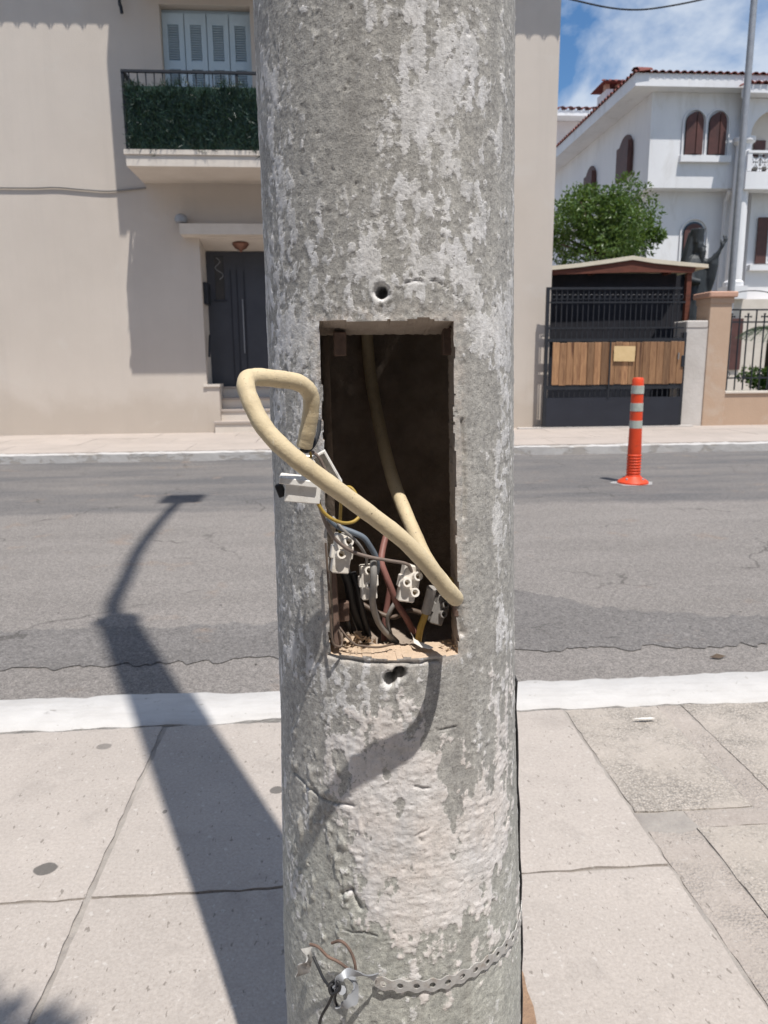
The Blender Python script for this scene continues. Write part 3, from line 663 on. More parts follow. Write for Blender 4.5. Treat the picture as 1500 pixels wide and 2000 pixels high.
# earth strip standing off the shaft on its far right side
es = MB(); pts = [skin(R(77.5), z, 0.0012+0.0009*math.sin(i*2.3)) for i, z in enumerate(np.linspace(-0.05, row(1425), 26))]
for i, p in enumerate(pts): es.v += [tuple(p), tuple(p+Vector((0.0018,0.0005,0))), tuple(p+Vector((0.0036,0.026,0))), tuple(p+Vector((0.002,0.026,0)))]
for i in range(len(pts)-1):
    for j in range(4): es.f.append((i*4+j, i*4+(j+1)%4, i*4+4+(j+1)%4, i*4+4+j))
es.f += [(3,2,1,0), tuple(len(es.v)-4+j for j in range(4))]
tag(es.build('earthing_strip', M['w_black'], smooth=True), 'thin dark metal strip running up the far right side of the post', 'metal strip')

# ------------------------------------------------------------------ wiring in and out of the hatch
def wire(name, pts, r, mat, label, cat='wire', per=7, n=10, group=None):
    P = spline([at(*p) for p in pts], per)
    return tag(MB().tube(P, r, n).build(name, M[mat], smooth=True), label, cat, group)
cabpts = [(712,560,0.868),(716,640,0.868),(722,720,0.865),(735,800,0.845),(752,880,0.800),(772,950,0.752),(800,1020,0.715),(832,1090,0.688),(864,1135,0.662),(884,1160,0.641),(890,1169,0.622),(874,1153,0.604),(840,1110,0.592),(790,1057,0.583),(720,1002,0.574),(640,943,0.561),(570,890,0.556),(520,840,0.560),(492,790,0.567),(480,750,0.576),(494,737,0.588),(540,740,0.600),(584,748,0.612),(606,770,0.620),(607,805,0.624),(600,845,0.627),(594,872,0.630)]
cab = empty('power_cable', at(594,872,0.630), 'thick cream sheathed cable looping out of the open hatch', 'cable')
CP = spline([at(*p) for p in cabpts], 9)
MB().tube(CP, [0.0069*(1+0.02*math.sin(i*0.9)+0.012*math.sin(i*2.3)) for i in range(len(CP))], 20).build('sheath', M['cream'], cab, smooth=True)
def cores(pts, r, mat): MB().tube(spline([at(*p) for p in pts], 6), r, 8).build('core', M[mat], cab, smooth=True)
cores([(592,868,0.628),(597,882,0.628),(612,870,0.632),(622,845,0.642),(624,822,0.650)], 0.0018, 'w_black')
cores([(594,868,0.632),(588,884,0.630),(584,898,0.634),(588,915,0.645)], 0.0019, 'w_black')
cores([(596,868,0.634),(606,880,0.634),(622,892,0.636),(634,915,0.638),(650,940,0.640)], 0.0014, 'w_greybrown')
cores([(598,868,0.630),(606,884,0.634),(608,900,0.638),(608,930,0.642)], 0.0012, 'w_yellow')
# small junction box hanging from the cut end
fb = empty('fuse_holder', at(590,950,0.645), 'white plastic fuse holder dangling against the shaded left of the post', 'fuse holder')
def oriented(name, c, hw, hh, hd_, roll, mat, parent, bevel=0.0008, tilt=0.0):
    rx, rz = math.cos(roll), math.sin(roll)
    return MB().obox(c, (hw*rx,0,hw*rz), (0,hd_,hd_*tilt), (-hh*rz,-hh*tilt,hh*rx)).build(name, M[mat], parent, bevel=bevel)
oriented('base', at(592,956,0.650), 0.0155, 0.0100, 0.012, R(-6), 'whitebox', fb)
oriented('lid_ridge', at(583,938,0.648), 0.0165, 0.0030, 0.0135, R(-8), 'whitebox', fb)
oriented('clip', at(548,957,0.645), 0.0032, 0.0058, 0.005, R(20), 'w_black', fb)
oriented('bracket', at(603,905,0.652), 0.005, 0.0075, 0.004, R(-4), 'steel', fb)
# open channel cover behind it
cc = at(638,917,0.640); ra_ = R(-62); ux = Vector((math.cos(ra_),0,math.sin(ra_))); uz = Vector((-math.sin(ra_),0,math.cos(ra_)))
ch = MB(); ch.obox(cc+Vector((0,0.006,0)), ux*0.0155, (0,0.0012,0), uz*0.0068)
ch.obox(cc+uz*0.0060, ux*0.0155, (0,0.005,0), uz*0.0009); ch.obox(cc-uz*0.0060, ux*0.0155, (0,0.005,0), uz*0.0009)
ch.obox(cc+ux*0.0148, ux*0.0009, (0,0.005,0), uz*0.0052); ch.obox(cc-ux*0.0148, ux*0.0009, (0,0.005,0), uz*0.0052)
tag(ch.build('channel_cover', M['whitebox'], bevel=0.0003), 'open white channel cover tilted beside the hatch edge, under the cut cable end', 'cable cover')
def terminal(name, px, py, Y, roll, label, screws, sc=1.0, mat='ceramic'):
    c = at(px, py, Y); e = empty(name, c, label, 'connector', 'ivory terminal blocks in the hatch')
    rx, rz = math.cos(roll), math.sin(roll); ux = Vector((rx,0.15,rz)).normalized(); uz = Vector((-rz,0.12,rx)).normalized(); uy = uz.cross(ux).normalized()
    MB().obox(c, ux*0.0075*sc, uy*0.006*sc, uz*0.017*sc).build('body', M[mat], e, bevel=0.0012)
    MB().obox(c+uz*0.001*sc, ux*0.0095*sc, uy*0.0045*sc, uz*0.0058*sc).build('shoulder', M[mat], e, bevel=0.001)
    for (a, b) in screws:
        p = c+ux*a*sc+uz*b*sc; dv = -uy if uy.y > 0 else uy
        dv = (dv+Vector((0.15,0,0.25))).normalized()
        k_ = MB(); n_ = 14; A_ = dv.orthogonal().normalized(); B_ = dv.cross(A_)
        prof = [(0.0042,0.002),(0.0042,0.0115),(0.0027,0.0115),(0.0025,0.005)]
        for (r_, d_) in prof:
            for j in range(n_): q_ = 2*math.pi*j/n_; k_.v.append(tuple(p+dv*d_*sc+(A_*math.cos(q_)+B_*math.sin(q_))*r_*sc))
        for i in range(3):
            for j in range(n_): k_.f.append((i*n_+j, i*n_+(j+1)%n_, (i+1)*n_+(j+1)%n_, (i+1)*n_+j))
        k_.f.append(tuple(3*n_+j for j in range(n_)))
        ck_ = k_.build('screw_collar', M[mat], e, smooth=True)
        b_ = MB().tube([p+dv*0.003*sc, p+dv*0.0065*sc], 0.0024*sc, 10); b_.build('screw', M['brass'], ck_)
    return e
terminal('terminal_block', 667, 1080, 0.690, R(-8), 'ivory terminal block at the left edge of the hatch, highest of the three', [(-0.003,-0.002),(0.002,0.009)], 1.12)
terminal('terminal_block', 719, 1136, 0.697, R(2), 'ivory terminal block with a grey wire clamped down its front', [(-0.001,-0.004),(-0.002,0.010)], 1.0)
terminal('terminal_block', 797, 1138, 0.697, R(-12), 'ivory terminal block on the right, right of the red wire', [(0.004,-0.009),(-0.005,-0.001),(0.004,0.006)], 1.08)
terminal('terminal_block', 858, 1190, 0.712, R(-20), 'grimy terminal block in shade behind the cream cable bend', [(0.002,-0.005),(0.001,0.006)], 0.9, 'w_grey')
wire('yellow_wire', [(608,930,0.642),(614,958,0.640),(622,985,0.640),(640,1008,0.642),(668,1021,0.645),(692,1018,0.650),(706,1000,0.656),(700,975,0.660),(688,955,0.664),(676,952,0.668),(668,966,0.672),(665,1000,0.680),(664,1040,0.692)], 0.0016, 'w_yellow', 'thin yellow wire curled in a loop at the left hatch edge')
wire('brown_wire', [(618,960,0.648),(628,1000,0.652),(642,1035,0.658),(662,1060,0.664),(690,1078,0.670),(722,1088,0.676),(760,1095,0.682),(795,1102,0.688),(805,1118,0.694)], 0.0017, 'w_greybrown', 'grey brown wire sagging across to the right terminal block')
wire('blue_wire', [(640,1010,0.690),(660,1028,0.688),(690,1040,0.686),(710,1050,0.686),(722,1066,0.688),(734,1088,0.692),(737,1110,0.698),(730,1130,0.706)], 0.0028, 'w_blue', 'dusty blue wire bent over the middle terminal block')
wire('red_wire', [(756,1040,0.735),(748,1070,0.725),(745,1098,0.716),(754,1125,0.712),(764,1150,0.712),(776,1180,0.716),(792,1205,0.72),(808,1235,0.726)], 0.0034, 'w_red', 'faded red wire running down between the middle and right terminals')
wire('red_wire', [(762,1150,0.745),(757,1180,0.745),(752,1210,0.745),(750,1250,0.745)], 0.0034, 'w_red', 'second red wire deep in shade, dropping straight down behind')
wire('grey_wire', [(729,1096,0.684),(730,1125,0.678),(728,1158,0.682),(728,1180,0.694),(735,1205,0.705),(748,1228,0.712),(775,1255,0.722)], 0.0034, 'w_grey', 'thick grey wire clamped to the middle terminal block')
wire('black_wire', [(672,1112,0.706),(682,1140,0.712),(688,1175,0.718),(700,1210,0.724),(716,1250,0.73)], 0.0055, 'w_black', 'thick black wire below the left terminal block', 'wire')
wire('black_wire', [(690,1118,0.704),(700,1150,0.706),(706,1185,0.712),(720,1240,0.724)], 0.0030, 'w_black', 'thin black wire twisted beside the thick black one')
wire('yellow_wire', [(838,1180,0.700),(829,1205,0.704),(821,1228,0.706),(816,1256,0.708)], 0.0036, 'w_yellow', 'thick yellow wire rising from the sill into a grey sleeve')
wire('wire_sleeve', [(844,1148,0.694),(838,1172,0.697),(832,1196,0.700)], 0.0052, 'w_sleeve', 'grey insulating sleeve on the yellow wire, right side of hatch', 'sleeve')
wire('rusty_wire', [(636,1060,0.684),(640,1120,0.682),(644,1180,0.680),(648,1235,0.678),(652,1258,0.678),(666,1262,0.680),(668,1248,0.684),(662,1230,0.688)], 0.0011, 'w_brown', 'thin brown wire hanging along the left hatch edge to the sill')
wire('yellow_stub', [(868,1134,0.700),(878,1130,0.696),(883,1136,0.692),(880,1146,0.69)], 0.0019, 'w_yellow', 'short yellow stub curling behind the cable bend')
wire('grey_wire', [(650,1010,0.682),(672,1036,0.672),(700,1062,0.676),(716,1092,0.690),(712,1112,0.700)], 0.0015, 'w_grey', 'thin grey wire sloping under the blue wire to the middle terminal')
wire('black_wire', [(660,1105,0.712),(652,1140,0.706),(660,1180,0.706),(676,1210,0.712),(690,1245,0.722)], 0.0022, 'w_black', 'thin black wire bowed against the left hatch edge')
wire('brown_wire', [(700,1175,0.742),(735,1195,0.735),(770,1205,0.730),(800,1192,0.728),(830,1200,0.728)], 0.0026, 'w_brown', 'dark brown wire crossing low behind the grey wire')
wire('grey_wire', [(776,1172,0.728),(764,1190,0.728),(757,1212,0.732),(764,1245,0.738)], 0.0024, 'w_sleeve', 'pale grey wire end below the right terminal block')
wire('brown_wire', [(655,1200,0.700),(664,1226,0.690),(690,1256,0.684),(712,1262,0.684),(740,1264,0.686),(768,1258,0.694)], 0.0011, 'w_brown', 'fine brown wire lying along the sill')
# crumbs and torn tape on the sill
db = MB()
for i in range(80):
    px = random.choice([random.gauss(690,16), random.uniform(650,890), random.gauss(880,8), random.gauss(885,6)]); c = at(px, 1262, 0.70); c.z = zb+0.001+abs(random.gauss(0,0.0008)); c.y = random.uniform(0.684, 0.712)
    s_ = abs(random.gauss(0.0012, 0.001))+0.0005
    db.add([c+Vector((random.uniform(-1,1), random.uniform(-1,1), random.uniform(-0.4,1)))*s_ for _ in range(4)], [(0,1,2),(0,2,3),(0,3,1),(1,3,2)])
c0 = at(690,1238,0.712)
for i in range(90):
    c = c0+Vector((random.gauss(0,0.008), random.gauss(0,0.005), -abs(random.gauss(0.006,0.004)))); s_ = random.uniform(0.0015,0.005)
    db.add([c+Vector((random.uniform(-1,1), random.uniform(-1,1), random.uniform(-1,1)))*s_ for _ in range(4)], [(0,1,2),(0,2,3),(0,3,1),(1,3,2)])
tag(db.build('plaster_crumbs', M['debris']), 'sandy plaster crumbs lying on the hatch sill', 'rubble', kind='stuff')
tp = [at(806,1243,0.700), at(802,1236,0.703), at(810,1250,0.694), at(822,1256,0.690), at(838,1262,0.686), at(846,1266,0.684), at(838,1268,0.682), at(822,1264,0.684), at(808,1256,0.690)]
tag(MB().prism(tp, (0,0.0006,0.0008)).build('torn_tape', M['ceramic']), 'torn scrap of pale tape at the foot of the yellow wire', 'tape')

# perforated strap round the foot of the post
def strap_pt(th, z, lift): return skin(th, z, lift)
path = [(735,1908),(770,1917),(800,1921),(835,1921),(870,1916),(905,1902),(935,1886),(960,1868),(985,1846),(1000,1828)]
tz = [on_post(min(p[0], 1000), p[1])[:2] for p in path]
ths = np.array([a for a, b in tz]); zz_ = np.array([b for a, b in tz])
LN = 0.185; pitch = 0.0165; nlk = 12
fs_ = MB()
def strap_mesh(name, fth, fz, flift, s0, s1, parent):
    """perforated band: scalloped edges and punched holes, thickness 1 mm"""
    mb = MB(); n_ = 16
    nl = int(round((s1-s0)/pitch))
    for k in range(nl):
        u0 = s0+k*pitch; um = u0+pitch/2
        def hw(u): return 0.0066+0.0016*math.cos(2*math.pi*(u-um)/pitch)
        outer = []; inner = []
        for j in range(n_):
            a = 2*math.pi*j/n_+math.pi/n_; ca, sa = math.cos(a), math.sin(a)
            tt = min((pitch/2)/abs(ca) if abs(ca) > 1e-6 else 9, 0.0082/abs(sa) if abs(sa) > 1e-6 else 9)
            u = um+ca*tt; w_ = max(-hw(u), min(hw(u), sa*tt)); outer.append((u, w_))
            inner.append((um+ca*0.0033, sa*0.0033))
        for lvl in (0.0011, 0.0):
            for (u, w_) in outer+inner: mb.v.append(tuple(skin(fth(u), fz(u)+w_, flift(u)+lvl)))
        b = k*n_*4; T = b; B = b+2*n_
        for j in range(n_):
            j2 = (j+1) % n_
            mb.f += [(T+j, T+j2, T+n_+j2, T+n_+j), (B+j2, B+j, B+n_+j, B+n_+j2), (T+n_+j, T+n_+j2, B+n_+j2, B+n_+j), (T+j2, T+j, B+j, B+j2)]
    return mb.build(name, M['galvstrap'], parent, smooth=False)
M['galvstrap'] = pm('weathered_zinc', (0.52,0.51,0.49), (0.38,0.37,0.36), 90, 0.55, 0.0004, 300, metal=0.25, dirt=(0.30,0.24,0.19), dscale=60)
st = empty('perforated_strap', skin(0, 0.47), 'perforated zinc strap wrapped round the foot of the post', 'strap')
arc = (ths-ths[0])*0.142
so_ = np.argsort(arc); f_th = lambda u: float(np.interp(u, arc[so_], ths[so_])+(max(0, u-arc[-1])/0.142)); f_z = lambda u: float(np.interp(u, arc[so_], zz_[so_]))
strap_mesh('band', f_th, f_z, lambda u: 0.0016+0.004*math.exp(-(u/0.03)**2), 0.0, arc[-1]+0.05, st)
# loose twisted tail of the strap
def ribbon(name, pts, hw_, mat, parent, nrm=(0,-1,0.2), holes=False):
    P = spline([at(*p) for p in pts], 6); mb = MB(); nv_ = Vector(nrm)
    for i, p in enumerate(P):
        t = (P[min(i+1,len(P)-1)]-P[max(i-1,0)]).normalized(); a = math.sin(i*0.35)*0.9
        s_ = t.cross(nv_).normalized(); s_ = (s_*math.cos(a)+nv_.normalized()*math.sin(a)).normalized(); b_ = t.cross(s_).normalized()*0.0006
        ww = hw_*(1+0.22*math.cos(i*1.0))
        mb.v += [tuple(p+s_*ww+b_), tuple(p-s_*ww+b_), tuple(p-s_*ww-b_), tuple(p+s_*ww-b_)]
    for i in range(len(P)-1):
        for j in range(4): mb.f.append((i*4+j, i*4+(j+1)%4, i*4+4+(j+1)%4, i*4+4+j))
    mb.f += [(3,2,1,0), tuple(len(mb.v)-4+j for j in range(4))]
    return mb.build(name, M[mat], parent, smooth=True)
ribbon('twisted_tail', [(735,1908,0.650),(705,1904,0.640),(680,1900,0.632),(664,1912,0.628),(655,1928,0.630)], 0.0038, 'galv', st)
ribbon('loose_end', [(688,1905,0.648),(694,1925,0.640),(690,1950,0.634),(672,1964,0.632),(655,1968,0.634)], 0.0050, 'galv', st, (0.5,-1,0))
ribbon('upper_tag', [(601,1850,0.690),(603,1872,0.684),(594,1890,0.684),(590,1903,0.690)], 0.0066, 'galvstrap', st, (0.4,-1,0))
bolt = MB().tube([at(655,1930,0.650), at(668,1934,0.625)], 0.0042, 8).build('bolt', M['galv'], st)
wire('tie_wire', [(606,1844,0.676),(622,1850,0.668),(640,1868,0.664),(660,1878,0.660),(680,1892,0.652),(694,1896,0.648),(690,1870,0.652),(678,1848,0.658),(664,1838,0.662),(648,1842,0.668)], 0.0015, 'rust', 'bent dark tie wire twisted above the strap')
wire('tie_wire', [(612,1868,0.672),(622,1890,0.662),(634,1915,0.648),(650,1935,0.636),(642,1960,0.640),(628,1985,0.646),(622,2010,0.650)], 0.0015, 'w_black', 'black tie wire hanging down past the strap bolt')
wire('tie_wire', [(640,1925,0.640),(656,1915,0.628),(664,1930,0.624),(648,1942,0.626),(644,1926,0.630),(660,1922,0.632),(654,1950,0.634),(660,1968,0.640)], 0.0015, 'w_black', 'knot of black tie wire on the strap bolt')

# ------------------------------------------------------------------ beige house across the road
bh = empty('beige_house', (0, WALL, FZ), 'beige stucco house with balcony behind the post', 'house')
XR = at(1086,300,WALL).x; XL = -11.0; TOP = 8.9
dx0 = at(396,600,WALL).x; dx1 = dx0+1.95            # door recess
dz0 = at(400,757,WALL).z; dz1 = at(400,489,WALL+0.55).z   # threshold / door head
wx0 = at(313,60,WALL).x; wx1 = at(489,60,WALL).x; wz0 = 3.97; wz1 = at(320,8,WALL).z
wall = MB()
T_ = 0.30
def wq(x0, x1, z0, z1): wall.box((x0, WALL, z0), (x1, WALL+T_, z1))
wq(XL, dx0, FZ-0.2, 3.7); wq(XL, wx0, 3.7, TOP); wq(dx1, XR, FZ-0.2, 3.7); wq(dx0, dx1, at(380,466,WALL).z, 3.7)
wq(wx1, XR, 3.7, TOP); wq(wx0, wx1, wz1, TOP); wq(wx0, wx1, 3.7, wz0)
wall.box((XR-T_, WALL+T_, FZ-0.2), (XR, 22, TOP)); wall.box((XL, WALL+T_, FZ-0.2), (XL+T_, 22, TOP))
wall.build('wall', M['stucco'], bh)
MB().box((XL, WALL+T_, FZ), (dx0-0.3, WALL+T_+0.05, TOP)).build('inner_lining', M['stucco'], bh)
# door set back in its recess
DY = WALL+0.55
rec = MB(); rec.box((dx0-0.02, WALL+T_, dz0-0.05), (dx0, DY+0.1, dz1+0.3)); rec.box((dx1, WALL+T_, dz0-0.05), (dx1+0.02, DY+0.1, dz1+0.3)); rec.box((dx0+0.001, DY+0.061, dz1-0.03), (dx1-0.001, DY+0.1, dz1+0.3))
rec.build('door_recess', M['trim'], bh)
dr = MB().box((dx0, DY, dz0), (dx1, DY+0.06, dz1-0.02)).build('door', M['door'], bh)
fr = at(412,600,DY).x
for (pa, pb) in ((452,456),(464,466),(478,480)):
    xa = at(pa,600,DY).x; MB().box((xa, DY-0.012, dz0+0.05), (xa+0.015, DY-0.001, dz1-0.30)).build('door_batten', M['panel'], dr)
ga, gb = at(418,500,DY), at(440,585,DY)
MB().box((ga.x, DY-0.010, gb.z), (gb.x, DY-0.002, ga.z)).build('door_pane', M['glass'], dr)
MB().box((ga.x-0.03, DY-0.02, gb.z-0.03), (gb.x+0.03, DY-0.0105, gb.z)).build('pane_trim', M['panel'], dr)
hx = at(475,600,DY).x; MB().tube([(hx, DY-0.05, at(475,690,DY).z), (hx, DY-0.05, at(475,585,DY).z)], 0.009, 8).build('door_handle', M['galv'], dr)
sc_ = MB()                                             # wrought scroll behind the pane
p_ = [(ga.x+0.03+0.05*math.sin(t*0.9)+t*0.006, DY-0.016, ga.z-0.03-t*0.03) for t in range(12)]
sc_.tube(p_, 0.006, 6).build('pane_scroll', M['galv'], dr)
# steps
nst = 4; sh = (dz0-FZ)/nst; sx0 = at(430,800,WALL).x
MB().box((dx0-0.01, WALL-0.004, FZ-0.1), (sx0, WALL+0.9, dz0+0.012)).build('step_cheek', M['stucco'], bh)
MB().box((dx0-0.05, WALL-0.03, dz0+0.013), (sx0+0.015, WALL+0.4, dz0+0.05)).build('cheek_cap', M['trim'], bh)
for i in range(nst):
    y0 = WALL-0.10+i*0.19; z1 = FZ+sh*(i+1)
    MB().box((sx0-(0.08 if i == 0 else -0.002), y0, FZ-0.05 if i == 0 else z1-sh), (dx1, DY+0.2, z1-0.03)).build('step', M['trim'], bh)
    MB().box((sx0-(0.09 if i == 0 else -0.004), y0-0.02, z1-0.03), (dx1-0.01, DY+0.2-0.01*i, z1)).build('step_tread', M['far_pave'], bh)
# canopy over the door
cx0 = at(357,445,WALL).x; cz0 = at(357,458,WALL-0.25).z; cz1 = at(357,437,WALL-0.25).z
MB().box((cx0, WALL-0.28, cz0), (dx1+0.25, WALL+0.001, cz1)).build('door_canopy', M['trim'], bh)
MB().prism([(dx0-0.001, WALL-0.05, cz0-0.004), (dx1, WALL-0.05, cz0-0.004), (dx1, DY+0.02, dz1-0.012), (dx0-0.001, DY+0.02, dz1-0.012)], (0,0,0.03)).build('recess_soffit', M['trim'], bh)
lc = at(470,478,WALL+0.22); lz = dz1+0.07
lamp = MB().lathe([(0.03,0.0),(0.125,-0.004),(0.13,-0.03),(0.09,-0.085),(0.03,-0.115),(0.012,-0.145)][::-1], (lc.x, lc.y, lz), 20)
tag(lamp.build('ceiling_lamp', M['copper'], smooth=True), 'small domed copper ceiling lamp above the dark front door', 'lamp')
tag(MB().lathe([(0.03,-0.06),(0.085,-0.05),(0.10,0.0),(0.08,0.05),(0.03,0.075)], at(354,428,WALL-0.12), 14).build('alarm_siren', M['galv'], smooth=True), 'round grey alarm siren beside the door canopy', 'siren')
mb_ = at(398,570,WALL+0.3); tag(MB().box((dx0+0.001, WALL+0.12, at(398,595,WALL+.2).z), (dx0+0.07, WALL+0.42, at(398,552,WALL+.2).z)).build('mailbox', M['iron'], bevel=0.008), 'dark mailbox on the left jamb of the front door', 'mailbox')
hr = [at(404,655,WALL+0.25), at(404,660,WALL+0.2), at(402,690,WALL+0.08), at(402,697,WALL+0.06)]
for p in hr: p.x = dx0+0.05
tag(MB().tube(spline(hr, 4), 0.018, 8).build('handrail', M['iron'], smooth=True), 'short dark handrail on the door jamb', 'handrail')
# balcony
BX0 = -2.645; BX1 = 2.6; BY = WALL-1.0
bal = MB().box((BX0, BY, 3.755), (BX1, WALL-0.001, 3.955)).build('balcony', M['trim'], bh)
MB().box((BX0-0.02, BY-0.02, 3.90), (BX1+0.02, BY+0.03, 3.962)).build('slab_lip', M['trim'], bal)
rl = empty('balcony_railing', (BX0, BY, 3.96), 'black iron railing round the balcony', 'railing')
RZt = 4.96
MB().box((BX0, BY+0.03, RZt-0.03), (BX1, BY+0.075, RZt)).build('top_rail', M['iron'], rl)
MB().box((BX0, BY+0.08, RZt-0.03), (BX0+0.045, WALL-0.002, RZt)).build('side_rail', M['iron'], rl)
MB().box((BX0, BY+0.04, 4.10), (BX1, BY+0.06, 4.125)).build('bottom_rail', M['iron'], rl)
MB().box((BX0+0.01, BY+0.07, 4.10), (BX0+0.03, WALL-0.002, 4.125)).build('side_bottom_rail', M['iron'], rl)
x = BX0
for k in range(4):
    MB().box((x, BY+0.04, 3.963), (x+0.03, BY+0.068, RZt-0.031)).build('post', M['iron'], rl); x += 1.5
pk = MB().box((-0.007, -0.007, 4.126), (0.007, 0.007, RZt-0.031)).mesh('picket', M['iron'])
for k in range(9):
    o = link('picket', pk, rl); o.location = Vector((BX0+0.02, BY+0.13+k*0.095, 0))-rl.location
for k in range(14):
    o = link('picket', pk, rl); o.location = Vector((BX0+0.1+k*0.11, BY+0.060, 0))-rl.location
hb = MB()
for k in range(9000):
    if k < 7600: x = random.uniform(BX0+0.03, 0.2); y = BY+0.022+random.uniform(-0.035,0.02)
    else: x = BX0+0.07+random.uniform(-0.03,0.04); y = random.uniform(BY+0.1, BY+0.45)
    z = random.uniform(3.95, 4.78)+ (0.04*math.sin(x*9)+0.03*math.sin(x*23)); d = Vector((random.gauss(0,0.5), random.gauss(-0.5,0.4), random.gauss(0.5,0.6))).normalized()*random.uniform(0.05,0.11)
    s_ = d.cross(Vector((random.gauss(0,1),random.gauss(0,1),random.gauss(0,1)))).normalized()*0.006; c = Vector((x,y,z))
    hb.add([c-s_, c+s_, c+d*0.9+s_*0.6, c+d], [(0,1,2,3)])
hs = empty('artificial_hedge', (BX0+0.03, BY+0.08, 3.98), 'dark green artificial hedge screen lining the balcony railing', 'hedge screen')
hbo = hb.build('needles', M['hedge'], hs); hbo['kind'] = 'stuff'
MB().box((BX0+0.05, BY+0.030, 3.97), (0.2, BY+0.036, 4.76)).build('backing', M['hedge'], hs)
# shutters in the balcony door
SY = WALL+0.12
lw = (wx1-wx0)/4
MB().box((wx0-0.001, SY+0.06, wz0), (wx1+0.001, SY+0.10, wz1)).build('shutter_frame', M['blueshut'], bh)
for k in range(4):
    x0, x1 = wx0+lw*k+0.006, wx0+lw*(k+1)-0.006
    lf = MB(); st_ = 0.075
    lf.box((x0, SY, wz0+0.01), (x0+st_, SY+0.045, wz1-0.06)); lf.box((x1-st_, SY, wz0+0.01), (x1, SY+0.045, wz1-0.06))
    rails = [(wz0+0.011, wz0+0.2), (wz1-2.02, wz1-1.93), (wz1-1.33, wz1-1.18) if False else (wz1-1.25, wz1-1.12), (wz1-0.22, wz1-0.061)]
    rails = [(wz0+0.011, wz0+0.20), (wz1-1.55, wz1-1.45), (wz1-0.80, wz1-0.69), (wz1-0.21, wz1-0.061)]
    for a, b in rails: lf.box((x0+st_, SY+0.003, a), (x1-st_, SY+0.042, b))
    so2 = lf.build('shutter_leaf', M['blueshut'], bh)
    sl = MB()
    for (a, b) in zip(rails[:-1], rails[1:]):
        z = a[1]+0.008
        while z < b[0]-0.02:
            sl.add([(x0+st_, SY+0.008, z), (x1-st_, SY+0.008, z), (x1-st_, SY+0.038, z+0.026), (x0+st_, SY+0.038, z+0.026), (x0+st_, SY+0.012, z-0.006), (x1-st_, SY+0.012, z-0.006), (x1-st_, SY+0.042, z+0.020), (x0+st_, SY+0.042, z+0.020)], [(0,1,2,3),(7,6,5,4),(0,4,5,1),(3,2,6,7)]); z += 0.032
    s2 = sl.build('louvre_slats', M['blueshut'], so2); s2['kind'] = 'stuff'
# upper bay and tiled eave above the frame, which shade the wall
eb = at(222,300,WALL).x+SUN_DX*1.18
MB().box((eb, WALL-1.18, 3.07+2.79*1.18), (1.9, WALL-0.001, TOP-0.2)).build('upper_bay', M['stucco'], bh)
for k in range(6): MB().box((eb+0.0+k*0.7, WALL-1.18, 6.30), (eb+0.10+k*0.7, WALL-1.05, 3.07+2.79*1.18-0.001)).build('bay_dentil', M['trim'], bh)
EZ = at(100,70,WALL).z; EP = 0.62; ez = EZ+EP*2.79
rf_ = MB().box((XL-0.4, WALL-EP+0.05, ez+0.02), (XR+0.3, 22, ez+0.10)).build('roof', M['trim'], bh)
def tile_mesh(r, ln, n=8, th=0.018):
    mb = MB()
    for yy in (0, ln):
        for rr2 in (r, r-th):
            for j in range(n+1): a = math.pi*j/n; mb.v.append((rr2*math.cos(a), yy, rr2*math.sin(a)*0.8))
    m_ = n+1
    for j in range(n): mb.f += [(j+1, j, 2*m_+j, 2*m_+j+1), (m_+j, m_+j+1, 3*m_+j+1, 3*m_+j), (j, j+1, m_+j+1, m_+j), (2*m_+j+1, 2*m_+j, 3*m_+j, 3*m_+j+1)]
    return mb.mesh('roof_tile', M['tile'], smooth=True)
TM = tile_mesh(0.11, 0.5)
x = -4.6
while x < XR+0.3:
    o = link('roof_tile', TM, rf_); o.location = (x, WALL-EP+0.0+random.uniform(-0.006,0.006), ez+0.10); x += 0.23
tag(MB().tube(spline([at(-60,366,WALL-0.02), at(60,367,WALL-0.02), at(110,366,WALL-0.02), at(160,370,WALL-0.02), at(215,373,WALL-0.02), at(285,367,WALL-0.02)], 6), 0.013, 6).build('facade_cable', M['w_grey'], smooth=True), 'thin painted cable clipped along the beige facade', 'cable')
tag(MB().tube(spline([at(232,-60,WALL-0.1), at(233,0,WALL-0.1), at(236,14,WALL-0.1), at(238,26,WALL-0.1)], 6), 0.025, 6).build('hanging_cable', M['iron'], smooth=True), 'short black cable end hanging at the top of the facade', 'cable')

# ------------------------------------------------------------------ sliding gate and carport
GY = WALL-0.22
gx0, gx1 = at(1063,700,GY).x, at(1337,700,GY).x
gz_ = lambda py: at(1200, py, GY).z
gate = empty('sliding_gate', (gx0, GY, FZ), 'black iron sliding gate with a band of wooden boards', 'gate')
gtop, gbot = gz_(561), FZ+0.03
def gb(name, x0, x1, z0, z1, y0=-0.02, y1=0.02, mat='iron', bevel=0): return MB().box((x0, GY+y0, z0), (x1, GY+y1, z1)).build(name, M[mat], gate, bevel=bevel)
gb('stile', gx0, gx0+0.05, gbot, gtop, -0.025, 0.025); gb('stile', gx1-0.05, gx1, gbot, gz_(650), -0.025, 0.025)
gb('top_rail', gx0+0.051, gx1-0.12, gtop-0.035, gtop)
gb('rail', gx0+0.051, gx1-0.051, gz_(667), gz_(661)); gb('rail', gx0+0.051, gx1-0.051, gz_(760), gz_(752)); gb('rail', gx0+0.051, gx1-0.051, gz_(592), gz_(589))
gb('rail', gx0+0.051, gx1-0.051, gz_(642), gz_(639))
gb('kick_panel', gx0+0.0505, gx1-0.0505, gbot, gz_(776), -0.028, 0.012, 'panel')
gb('mid_stile', at(1188,700,GY).x, at(1191,700,GY).x, gz_(776), gz_(661)-0.001, -0.045, -0.036)
nb = 26
